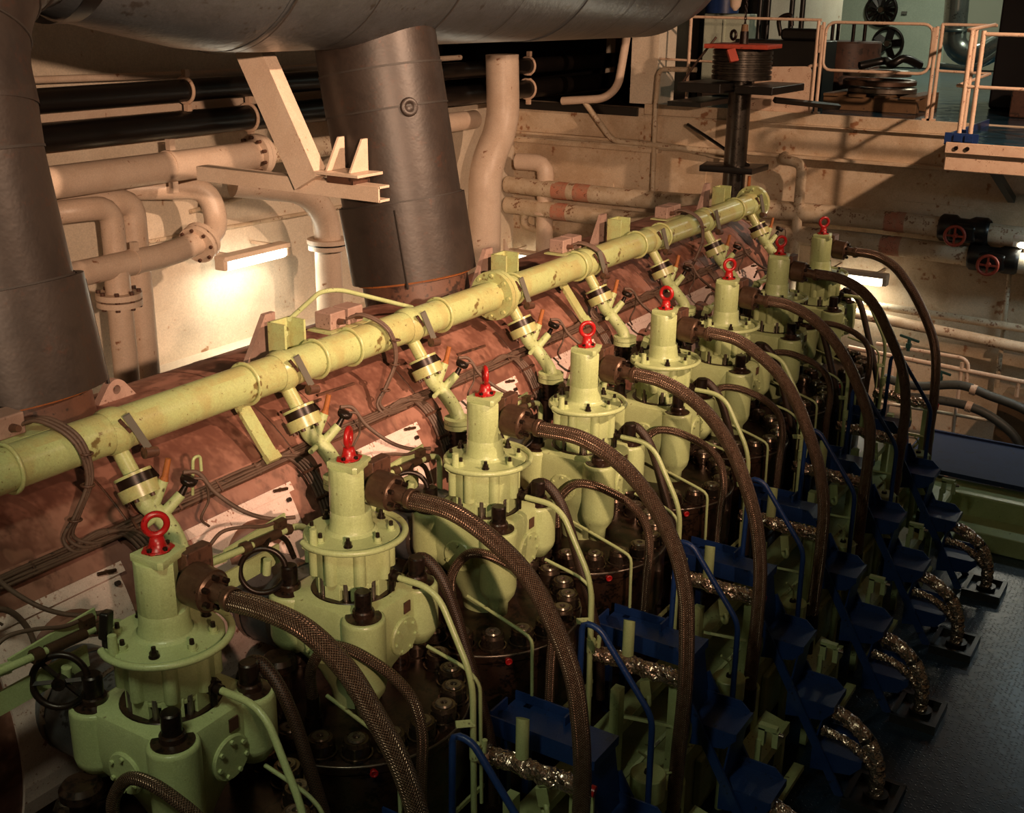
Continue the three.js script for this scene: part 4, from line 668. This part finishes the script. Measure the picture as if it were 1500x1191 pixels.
function cableDrop(label) {
  const o = thing('sensor_cable', label, 'cable', 'sensor cables behind the valves');
  part('cable', hoseGeo([[-0.31, 0.22, -0.63], [-0.26, 0.21, -0.6], [-0.22, 0.12, -0.55], [-0.14, 0.02, -0.46], [-0.05, -0.03, -0.4], [0.05, -0.05, -0.36]], 0.0095, 40, 8), M.cable, o);
  part('cable', hoseGeo([[-0.42, -0.02, -0.4], [-0.34, 0.02, -0.4], [-0.24, 0.01, -0.38], [-0.14, -0.02, -0.36], [-0.02, -0.03, -0.36]], 0.008, 30, 8), M.cable, o);
  return done(o);
}
along([0, 1, 2, 3, 4, 5, 6, 7], cableDrop, (w) => 'dark sensor cable drooping over a white sheet, ' + w);
one('wire_hook', pipe([[-0.26 + 1, 0.1, -0.64], [0.74, 0.27, -0.62], [0.78, 0.27, -0.62], [0.78, 0.2, -0.62]], 0.007, 0.02, 8), M.green, 'small green wire hook beside the outlet neck nearest the handwheel', 'hook');
one('hanger_cable', hoseGeo([[-0.6, 0.1, -0.6], [-0.35, 0.06, -0.58], [-0.22, 0.02, -0.56], [-0.16, -0.08, -0.54], [-0.16, -0.2, -0.5]], 0.011, 30, 8), M.cable, 'dark cable arching over the white sheet beside the handwheel', 'cable');
one('corner_tube', pipe([[-0.28, -0.9, 0.05], [-0.27, -0.62, -0.02], [-0.2, -0.6, 0.12], [-0.02, -0.66, 0.3]], 0.014, 0.05), M.greenDirty, 'short olive tube bent over below the valve eighth from the end wall', 'tube');
one('relief_valve', [bx(0.05, 0.1, 0.035, -0.17, 0.085, -0.09, [0.1, 0.4, -0.15], 0.01), cyl([-0.175, 0.0, -0.085], [-0.172, 0.06, -0.09], 0.02, 0.018, 10)], M.black, 'black knob on the flange of the valve eighth from the end wall', 'knob');

// ---------------------------------------------------------------- engine body below the covers
{
  const o = thing('engine_frame', 'dark green engine frame below the cylinder covers', 'engine');
  part('entablature', [bx(9.2, 0.5, 1.1, 3.3, -1.8, -0.05)], M.oily, o);
  part('crankcase', [bx(9.2, 0.5, 1.5, 3.3, -1.95, 0.15)], M.greenDirty, o);
  part('top_deck', [bx(9.2, 0.06, 1.16, 3.3, -1.5, -0.03)], M.oily, o);
  for (let k = 0; k < 8; k++) part('inspection_door', [bx(0.56, 0.3, 0.04, k, -1.95, 0.92, [0, 0, 0], 0.015)], M.greenDirty, o);
  part('rail_beam', [bx(9.2, 0.05, 0.12, 3.3, -1.46, 0.6)], M.greenDirty, o);
  part('duct_casing', [bx(9.2, 0.7, 0.9, 3.3, -1.84, -1.1)], M.oily, o);
  done(o);
}
{
  const o = thing('end_casing', 'green engine end casing with a dark blue top past the last ladder', 'casing');
  part('casing', [bx(0.62, 0.16, 4.6, 7.5, FL + 0.08, 3.0, [0, 0, 0], 0.01), bx(0.32, 0.2, 4.6, 7.68, FL + 0.24, 3.0, [0, 0, 0], 0.015)], M.green, o);
  part('top_plate', [bx(1.0, 0.04, 4.7, 8.25, FL + 0.4, 3.0), bx(0.03, 0.12, 4.7, 8.74, FL + 0.38, 3.0)], M.blueMatte, o, 'dark blue top plate');
  done(o);
}
// lagged fuel pipe with an upright green peg
function wrapped(label) {
  const o = thing('wrapped_pipe', label, 'pipe', 'foil-wrapped pipes beside the ladders');
  part('foil_wrap', crumple([[0.2, -1.0, 0.5], [0.24, -1.02, 0.66], [0.27, -1.045, 0.82], [0.3, -1.06, 0.98]], 0.042, 30, 14, 0.0075), M.foil, o, 'crumpled metal foil wrap');
  part('end_cap', cyl([0.305, -1.062, 1.0], [0.308, -1.064, 1.02], 0.026, 0.026, 16), M.red, o, 'small red end cap');
  const pg = place(new THREE.CylinderGeometry(0.0295, 0.0295, 0.19, 20), [0.254, -0.89, 0.69]), q = pg.attributes.position; for (let i = 0; i < q.count; i++) if (q.getY(i) > -0.82) q.setY(i, -0.795 + (q.getX(i) - 0.254) * -0.5 + (q.getZ(i) - 0.69) * 0.1); pg.computeVertexNormals();
  part('peg', pg, M.green, o, 'light green upright peg with a slanted top');
  return done(o);
}
along([0, 1, 2, 3, 4, 5, 6, 7], wrapped, (w) => 'foil-wrapped pipe with an upright green peg, ' + w);
function postSet(label) {
  const o = thing('gallery_post', label, 'post', 'green gallery posts under the wrapped pipes');
  part('post', [bx(0.075, 0.98, 0.06, 0.34, -1.6, 0.93), bx(0.012, 0.98, 0.1, 0.34, -1.6, 0.95)], M.greenDirty, o);
  part('post', [bx(0.06, 0.9, 0.05, 0.22, -1.62, 0.66)], M.greenDirty, o);
  each('cross_bar', [bar([0.22, -1.32, 0.7], [0.34, -1.36, 0.95], 0.06, 0.015), bar([0.02, -1.62, 0.75], [0.34, -1.4, 0.9], 0.018, 0.018)], M.greenDirty, o);
  part('eye_lug', [place(new THREE.TorusGeometry(0.028, 0.012, 8, 18), [0.27, -1.22, 0.8], [0, 0.9, 0]), bar([0.25, -1.1, 0.79], [0.265, -1.2, 0.8], 0.05, 0.014)], M.greenDirty, o);
  part('small_tube', hoseGeo([[0.36, -1.15, 0.96], [0.4, -1.25, 0.98], [0.4, -1.42, 0.99], [0.37, -1.55, 0.97]], 0.008, 24, 6), M.green, o);
  return done(o);
}
along([0, 1, 2, 3, 4, 5, 6, 7], postSet, (w) => 'pair of green gallery posts under a wrapped pipe, ' + w);
function canister(label) {
  const o = thing('grease_canister', label, 'canister', 'pale green canisters beside the ladder rails');
  part('body', flatLathe([[0.0001, 0], [0.024, 0], [0.08, 0], [0.085, -0.006], [0.085, -0.125], [0.08, -0.13], [0.0001, -0.13]], [-0.09, -1.35, 0.99], 32), M.green, o);
  part('cap', [cyl([-0.09, -1.352, 0.99], [-0.09, -1.335, 0.99], 0.022, 0.018, 12)], M.iron, o);
  part('wire', pipe([[-0.09, -1.34, 0.99], [-0.09, -1.27, 0.99], [-0.16, -1.2, 0.96]], 0.006, 0.03, 6), M.green, o);
  part('drain', pipe([[-0.01, -1.4, 1.03], [0.05, -1.4, 1.06], [0.06, -1.55, 1.07]], 0.006, 0.03, 6), M.green, o);
  part('stand', [cyl([-0.09, FL, 0.99], [-0.09, -1.48, 0.99], 0.025, 0.025, 12)], M.greenDirty, o);
  return done(o);
}
along([1, 2, 3, 4, 5, 6, 7], canister, (w) => 'pale green round canister with a wire on top, ' + w);
// dark blue step ladder between two cylinders
function ladder(label) {
  const o = thing('step_ladder', label, 'ladder', 'dark blue step ladders between the cylinders');
  const x0 = 0.405, x1 = 0.635, xm = (x0 + x1) / 2, w = x1 - x0, T = [[-1.0, 0.42, 0.955], [-1.34, 0.975, 1.225], [-1.66, 1.165, 1.432], [-1.955, 1.34, 1.62]];
  part('landing', [bx(w, 0.012, T[0][2] - T[0][1], xm, T[0][0] - 0.006, (T[0][1] + T[0][2]) / 2), bx(w, 0.045, 0.012, xm, T[0][0] - 0.02, T[0][2]), bx(w * 0.6, 0.05, 0.01, xm - 0.03, T[0][0] + 0.025, T[0][1])], M.blue, o);
  each('kerb', [place(extrude([[0, -0.05], [0.52, -0.05], [0.52, -0.02], [0.46, 0.045], [0, 0.045]], 0.01), [x0, T[0][0], T[0][1]], [0, -Math.PI / 2, 0]), bx(0.01, 0.05, 0.3, x1, T[0][0] + 0.02, T[0][1] + 0.15), bx(0.1, 0.05, 0.01, x1 - 0.02, T[0][0] + 0.02, T[0][1] + 0.3)], M.blue, o);
  T.slice(1).forEach(([y, a, b], i) => {
    const t = part('tread', [bx(w, 0.012, b - a, xm, y - 0.006, (a + b) / 2), bx(w, 0.04, 0.012, xm, y - 0.018, b)], M.blue, o);
    each('cheek', [place(extrude([[0, -0.02], [b - a - 0.01, -0.02], [b - a - 0.01, 0.005], [b - a - 0.06, 0.05], [0, 0.05]], 0.008), [x1, y, a], [0, -Math.PI / 2, 0]), place(extrude([[0, 0], [b - a, 0], [b - a, -0.04], [b - a - 0.05, -0.1], [0, -0.14]], 0.008), [x0 + 0.004, y, a], [0, -Math.PI / 2, 0])], M.blue, t);
    const [py, , pb] = T[i]; part('riser', bar([xm, y, a + 0.004], [xm, py - 0.03, Math.min(pb - 0.02, a + 0.05)], w, 0.01), M.blue, o);
  });
  each('stringer', [bar([x0 - 0.02, -1.2, 0.95], [x0 - 0.02, FL, 1.53], 0.016, 0.05), bar([x1 + 0.015, -1.2, 0.95], [x1 + 0.015, FL, 1.53], 0.016, 0.05)], M.blue, o);
  part('hand_rail', pipe([[0.665, -1.02, 0.735], [0.665, -0.51, 0.74], [0.675, -0.52, 0.82], [0.705, -0.9, 1.085], [0.7, -1.36, 1.09]], 0.0145, 0.06, 12, 60), M.blue, o);
  each('leg', [bar([x0 + 0.02, FL, 0.5], [x0 + 0.02, -1.0, 0.5], 0.035, 0.035), bar([x1 - 0.02, FL, 0.5], [x1 - 0.02, -1.0, 0.5], 0.035, 0.035)], M.blue, o);
  return done(o);
}
along([0, 1, 2, 3, 4, 5, 6], ladder, (w) => 'dark blue step ladder with a tubular handrail, ' + w, 6);
function floorElbow(label) {
  const o = thing('floor_elbow', label, 'pipe', 'foil-wrapped elbows at the ladder feet');
  part('foil_wrap', crumple([[0.5, -1.76, 1.2], [0.5, -1.74, 1.36], [0.49, -1.76, 1.5], [0.47, -1.84, 1.63], [0.455, -1.96, 1.695], [0.45, -2.15, 1.715]], 0.043, 38, 14, 0.006), M.foil, o, 'crumpled metal foil wrap');
  part('foil_wrap', crumple([[0.43, -1.84, 1.38], [0.43, -1.85, 1.46], [0.435, -1.88, 1.55], [0.445, -1.93, 1.62], [0.448, -1.99, 1.67]], 0.028, 24, 12, 0.005), M.foil, o);
  part('strap', cyl([0.472, -1.835, 1.62], [0.468, -1.85, 1.635], 0.047, 0.047, 18), M.black, o);
  part('floor_box', [bx(0.3, 0.06, 0.03, 0.45, FL + 0.03, 1.83), bx(0.3, 0.06, 0.03, 0.45, FL + 0.03, 1.58), bx(0.03, 0.06, 0.28, 0.6, FL + 0.03, 1.705), bx(0.03, 0.06, 0.28, 0.3, FL + 0.03, 1.705), bx(0.27, 0.02, 0.24, 0.45, FL + 0.012, 1.705), cyl([0.45, FL + 0.02, 1.715], [0.45, FL + 0.06, 1.715], 0.07, 0.07, 18)], M.black, o, 'low black floor box');
  return done(o);
}
along([1, 2, 3, 4, 5, 6], floorElbow, (w) => 'foil-wrapped elbow pipe entering the floor at a ladder foot, ' + w, 6);
function gallery(label) {
  const o = thing('gallery_plate', label, 'plate', 'green plates between the ladders');
  part('plate', [bx(0.58, 0.02, 0.13, 0.02, -1.78, 1.14, [0.25, 0, 0])], M.greenDirty, o);
  each('beam', [bx(0.6, 0.07, 0.025, 0.02, -1.82, 1.21), bx(0.6, 0.03, 0.06, 0.02, -2.05, 1.3)], M.greenDirty, o);
  part('drum', [cyl([0.12, -1.76, 1.0], [0.12, -1.52, 1.0], 0.09, 0.09, 24), ring([0.12, -1.52, 1.0], 0.08, 0.01, [0, 1, 0], 20)], M.greenDirty, o);
  each('leg', [bx(0.05, 0.36, 0.04, -0.24, FL + 0.19, 1.19), bx(0.05, 0.36, 0.04, 0.28, FL + 0.19, 1.19)], M.greenDirty, o);
  return done(o);
}
along([1, 2, 3, 4, 5, 6, 7], gallery, (w) => 'green plate with a drum between two blue ladders, ' + w);
function drainValve(label) {
  const o = thing('drain_valve', label, 'valve', 'small green drain valves by the ladders');
  part('body', [bx(0.035, 0.1, 0.035, -0.25, -1.53, 1.25), bx(0.035, 0.03, 0.1, -0.25, -1.475, 1.28), bx(0.035, 0.09, 0.03, -0.25, -1.53, 1.325), bx(0.03, 0.18, 0.03, -0.26, -1.64, 1.24)], M.green, o);
  part('tip', cyl([-0.25, -1.5, 1.34], [-0.25, -1.5, 1.365], 0.014, 0.01, 8), M.steel, o);
  return done(o);
}
along([1, 2, 3, 4, 5, 6, 7], drainValve, (w) => 'small green drain valve beside a blue ladder step, ' + w);

// ---------------------------------------------------------------- upper deck
{
  const o = thing('spare_piston', 'spare piston with a ringed crown and red cap, hanging in a black stand', 'piston'), X = 10.2, Z = -2.06;
  part('crown', flatLathe([[0.0001, 1.62], [0.3, 1.62], [0.325, 1.6], ...[0, 1, 2, 3, 4].flatMap((i) => [[0.325, 1.565 - i * 0.05], [0.31, 1.56 - i * 0.05], [0.31, 1.545 - i * 0.05], [0.325, 1.54 - i * 0.05]]), [0.325, 1.3], [0.12, 1.28]], [X, 0, Z], 48), M.darkMetal, o, 'ringed metal crown');
  part('red_cap', [prism([[-0.36, -0.3], [0.3, -0.36], [0.36, 0.3], [-0.25, 0.36]], 0, 0.045).translate(X, 1.625, Z), bar([X - 0.36, 1.62, Z - 0.0], [X - 0.38, 1.5, Z + 0.06], 0.1, 0.03)], M.redDull, o, 'orange-red lifting cap');
  part('rod', [cyl([X, -0.5, Z], [X, 1.3, Z], 0.125, 0.125, 36)], M.darkMetal, o, 'dark polished piston rod');
  part('eye_ring', [place(new THREE.TorusGeometry(0.045, 0.016, 8, 20), [X - 0.06, 1.76, Z - 0.1], [0, 1, 0]), cyl([X, 1.66, Z], [X, 1.8, Z], 0.05, 0.045, 14)], M.iron, o);
  done(o);
  const s = thing('piston_stand', 'black holding frame round the hanging piston rod', 'stand');
  each('upper_plate', [bx(1.0, 0.1, 0.5, X, 1.22, Z - 0.28, [0, 0, 0], 0.01), bx(1.0, 0.08, 0.42, X, 1.22, Z + 0.34, [0, 0, 0], 0.01), bx(0.9, 0.05, 0.4, X + 0.2, 1.02, Z - 0.55)], M.black, s);
  part('lower_plate', [prism([[-0.28, -0.28], [0.1, -0.36], [0.3, 0.3], [-0.2, 0.3]], 0, 0.065).translate(X, 0.31, Z - 0.02)], M.black, s);
  part('lug', [cyl([X - 0.1, 0.28, Z + 0.22], [X - 0.1, 0.0, Z + 0.22], 0.02, 0.02, 8)], M.rust, s);
  each('arm', [bar([X, 1.1, Z + 0.4], [WE, 1.0, Z + 0.85], 0.05, 0.05), bx(1.0, 0.06, 0.06, WE - 0.3, 1.12, Z - 0.5)], M.black, s);
  done(s);
  const c = thing('hoist_chain', 'hoist chain holding the piston', 'chain');
  for (let i = 0; i < 26; i++) part('link', place(new THREE.TorusGeometry(0.017, 0.006, 6, 12).scale(0.75, 1.35, 1), [X, 1.87 + i * 0.032, Z], [0, i % 2 ? 0 : Math.PI / 2, 0]), M.iron, c);
  part('hook_block', cyl([X, 1.77, Z], [X, 1.87, Z], 0.042, 0.035, 12), M.timber, c, 'ochre hook block'); done(c);
  one('tie_rope', hoseGeo([[10.6, 1.72, -2.55], [10.55, 1.4, -2.78], [10.5, 1.12, -2.95]], 0.014, 20, 6), M.cable, 'dark rope slung from the rail to the piston stand', 'rope');
  one('lashing_line', hoseGeo([[10.75, 0.72, -2.9], [10.5, 0.6, -2.5], [10.2, 0.38, -1.9]], 0.022, 20, 6), M.black, 'black lashing line running down to the piston rod', 'rope');
}
{
  const o = thing('ring_pallet', 'stack of large metal rings on a wooden pallet behind the rail gate', 'rings'), c = [12.35, 0, -1.1];
  for (const x of [-0.45, 0, 0.45]) part('pallet_board', bx(0.14, 0.16, 1.1, c[0] + x, DECK + 0.08, c[2], [0, 0, 0], 0.01), M.timber, o);
  for (const z of [-0.45, -0.15, 0.15, 0.45]) part('pallet_board', bx(1.1, 0.03, 0.18, c[0], DECK + 0.175, c[2] + z), M.timber, o);
  [[0.2, 0.4], [0.28, 0.43], [0.38, 0.4]].forEach(([y, r], i) => part('ring', flatLathe([[r - 0.14, 0.06], [r - 0.02, 0.06], [r, 0.045], [r, 0], [r - 0.14, 0], [r - 0.14, 0.06]], [c[0] + 0.03 * i, DECK + y, c[2] - 0.05 * i], 40), i === 1 ? M.brass : M.steel, o));
  done(o);
  const d = thing('spare_drum', 'dark spare liner drum with upright studs on the upper deck', 'drum');
  part('drum', flatLathe([[0.0001, 0.72], [0.44, 0.72], [0.46, 0.7], [0.46, 0]], [14.2, DECK, -2.15], 40), M.brownDark, d);
  for (const [x, z] of [[14.0, -2.3], [14.3, -1.95], [14.4, -2.35], [13.95, -2.0]]) part('stud', cyl([x, DECK + 0.7, z], [x, DECK + 0.95, z], 0.025, 0.025, 8), M.iron, d);
  done(d);
  const e = thing('spare_parts_rack', 'black rack with tall posts holding spare parts on the upper deck', 'rack');
  part('rack', [bx(0.5, 0.75, 1.2, 12.9, DECK + 0.375, -2.55, [0, 0, 0], 0.02), bx(0.3, 0.15, 0.5, 12.8, DECK + 0.82, -2.3, [0, 0, 0], 0.05)], M.black, e);
  for (const z of [-2.97, -2.86, -2.54, -2.4]) part('post', cyl([13, DECK, z], [13, DECK + 2.2, z], 0.035, 0.035, 10), M.black, e);
  part('hook', hoseGeo([[12.7, DECK + 0.8, -2.55], [12.68, DECK + 1.0, -2.58], [12.7, DECK + 1.05, -2.45], [12.7, DECK + 0.92, -2.42]], 0.03, 20, 8), M.iron, e); done(e);
  one('tarp_bundle', hoseGeo([[12.5, DECK + 0.48, -1.45], [12.7, DECK + 0.54, -1.2], [12.5, DECK + 0.52, -1.05], [12.55, DECK + 0.58, -0.95], [12.8, DECK + 0.5, -0.8]], 0.05, 30, 8), M.black, 'black strap bundle lying on the stacked rings', 'straps');
}
// spares board with two fans on the far wall
{
  const o = thing('spares_board', 'pale green panel with tool outlines on the far upper wall', 'board'), X = 22.6;
  part('panel', [bx(0.06, 2.6, 2.3, X, DECK + 1.32, -3.9)], M.board, o);
  part('panel', [bx(0.08, 2.6, 1.0, X - 0.02, DECK + 1.32, -3.2 + 0.95)], mat({ color: 0xa8a894, roughness: 0.6 }), o);
  for (let j = 0; j < 2; j++) for (let i = 0; i < 3; i++) part('bracket', bx(0.05, 0.06, 0.1, X - 0.05, DECK + 1.05 + j * 0.4, -4.2 + i * 0.3), M.lever, o);
  done(o);
  const fan = (y, z, r, n, open, label) => {
    const f = thing('fan_wheel', label, 'fan');
    part('guard_ring', ring([X - 0.09, y, z], r, 0.03, [1, 0, 0], 40), M.iron, f);
    for (let i = 0; i < n; i++) { const t = i / n * Math.PI * 2 + 0.2; part('blade', place(bx(0.02, r * 0.66, r * (open ? 0.24 : 0.5), 0, r * 0.6, 0, [0, 0.5, 0]), [X - 0.1, y, z], [t, 0, 0]), M.iron, f); }
    part('hub', cyl([X - 0.05, y, z], [X - 0.16, y, z], r * 0.2, r * 0.18, 20), M.brass, f); done(f);
  };
  fan(2.0, -4.05, 0.3, 14, true, 'dark many-bladed fan wheel on the far wall above the broad fan');
  fan(1.36, -3.85, 0.3, 5, false, 'dark broad-bladed fan on the far wall below the fan wheel');
}
{
  const o = thing('silver_duct', 'silver metal duct elbow standing on the upper deck', 'duct');
  part('duct', pipe([[16.5, 3.6, -1.35], [16.5, 1.5, -1.25], [16.5, 1.35, -0.9], [16.5, 1.7, -0.4]], 0.17, 0.3, 24, 50), M.silver, o);
  part('flange', ring([16.5, 1.75, -1.27], 0.18, 0.025, [0, 1, 0], 30), M.silver, o);
  part('side_pipe', pipe([[16.3, 1.25, -1.4], [16.3, 1.2, -0.9], [16.3, 1.5, -0.5], [16.3, 1.9, -0.3]], 0.05, 0.2), M.silver, o); done(o);
  one('machine_cabinet', [bx(1.4, 1.5, 2.4, 14.0, DECK + 0.75, 1.15, [0, 0, 0], 0.03)], mat({ color: 0x140f12, roughness: 0.5 }), 'black machine cabinet at the right of the upper deck', 'cabinet');
  one('deck_crate', [bx(0.5, 0.3, 0.7, 12.4, DECK + 0.15, 0.75, [0, 0, 0], 0.02), bx(0.4, 0.16, 0.5, 12.4, DECK + 0.38, 0.78, [0, 0, 0], 0.04)], M.brownDark, 'dark crate on the blue deck behind the landing rail', 'crate');
  one('blue_drum', [cyl([13.0, 1.96, -3.5], [13.0, 2.9, -3.5], 0.22, 0.22, 24)], M.blue, 'dark blue drum hung high beside the pillar', 'drum');
  one('white_cone', lathe([[0.02, 0], [0.06, 0.05], [0.12, 0.45], [0.12, 0.8]], [11.6, 2.0, -2.75], 20), M.pipe, 'white funnel hanging by its tip near the chain', 'funnel');
  one('locker', [bx(0.4, 1.05, 0.6, 13.2, DECK + 0.53, -3.45, [0, 0, 0], 0.02), bx(0.02, 0.9, 0.02, 12.99, DECK + 0.53, -3.45)], M.board, 'pale green cabinet beside the pillar', 'cabinet');
}

// ---------------------------------------------------------------- lamps out of the frame
for (const [x, y, z, aimAt, I, ang, label] of floodlights) {
  const o = thing('floodlight', label, 'lamp');
  const d = V(aimAt).sub(V([x, y, z])).normalize(), b = V([x, y, z]).addScaledVector(d, -0.3).toArray();
  part('reflector', lathe([[0.03, 0], [0.1, 0.04], [0.17, 0.16], [0.19, 0.26]], b, 28, d.toArray()), M.lever, o);
  part('lens', lathe([[0.0001, 0], [0.17, 0.0]], V(b).addScaledVector(d, 0.22).toArray(), 28, d.toArray()), mat({ color: 0xffffff, emissive: WARM, emissiveIntensity: 6 }), o, 'glowing lens');
  part('bracket', cyl(b, [b[0], CEIL - 0.08, b[2]], 0.02), M.lever, o); done(o);
  const s = new THREE.SpotLight(WARM, I, 0, ang, 1, 2); s.position.set(x, y + Y0, z); s.target.position.set(aimAt[0], aimAt[1] + Y0, aimAt[2]); s.castShadow = true; s.shadow.radius = 4; s.shadow.mapSize.set(2048, 2048); scene.add(s, s.target);
}
function ceilingLamp(x, y, z, w, d, col, I, label, top = CEIL - 0.07) {
  const o = thing('ceiling_lamp', label, 'lamp');
  part('tray', bx(w + 0.06, 0.06, d + 0.06, x, y + 0.05, z, [0, 0, 0], 0.01), M.pipe, o);
  part('tube_cover', bx(w, 0.03, d, x, y + 0.015, z), mat({ color: 0xffffff, emissive: col, emissiveIntensity: 3 }), o, 'glowing cover');
  part('stem', cyl([x, y + 0.06, z], [x, top, z], 0.012), M.pipe, o); done(o);
  const l = new THREE.RectAreaLight(col, I, w, d); l.position.set(x, y - 0.01 + Y0, z); l.lookAt(x, y - 1 + Y0, z); scene.add(l);
}
ceilingLamp(15.5, 3.9, 0.5, 1.3, 0.3, COOL, DECK_L * 2, 'ceiling lamp over the upper deck');
ceilingLamp(19.5, 3.9, -2.5, 1.3, 0.3, COOL, DECK_L * 3, 'ceiling lamp before the far upper wall');
ceilingLamp(9.9, 0.5, 2.3, 0.3, 1.2, new THREE.Color().setRGB(0.72, 0.95, 1), 11, 'added tube lamp under the landing for the floor highlight', 0.6);  // unseen lamp, added to put a cool highlight on the floor
ceilingLamp(-2.2, 3.4, 1.2, 1.3, 0.3, new THREE.Color().setRGB(0.95, 1, 0.7), REAR_FILL, 'added greenish fill lamp above the operating platform');  // unseen fill, added to lift the nearest valve with greenish light

renderer.render(scene, camera);
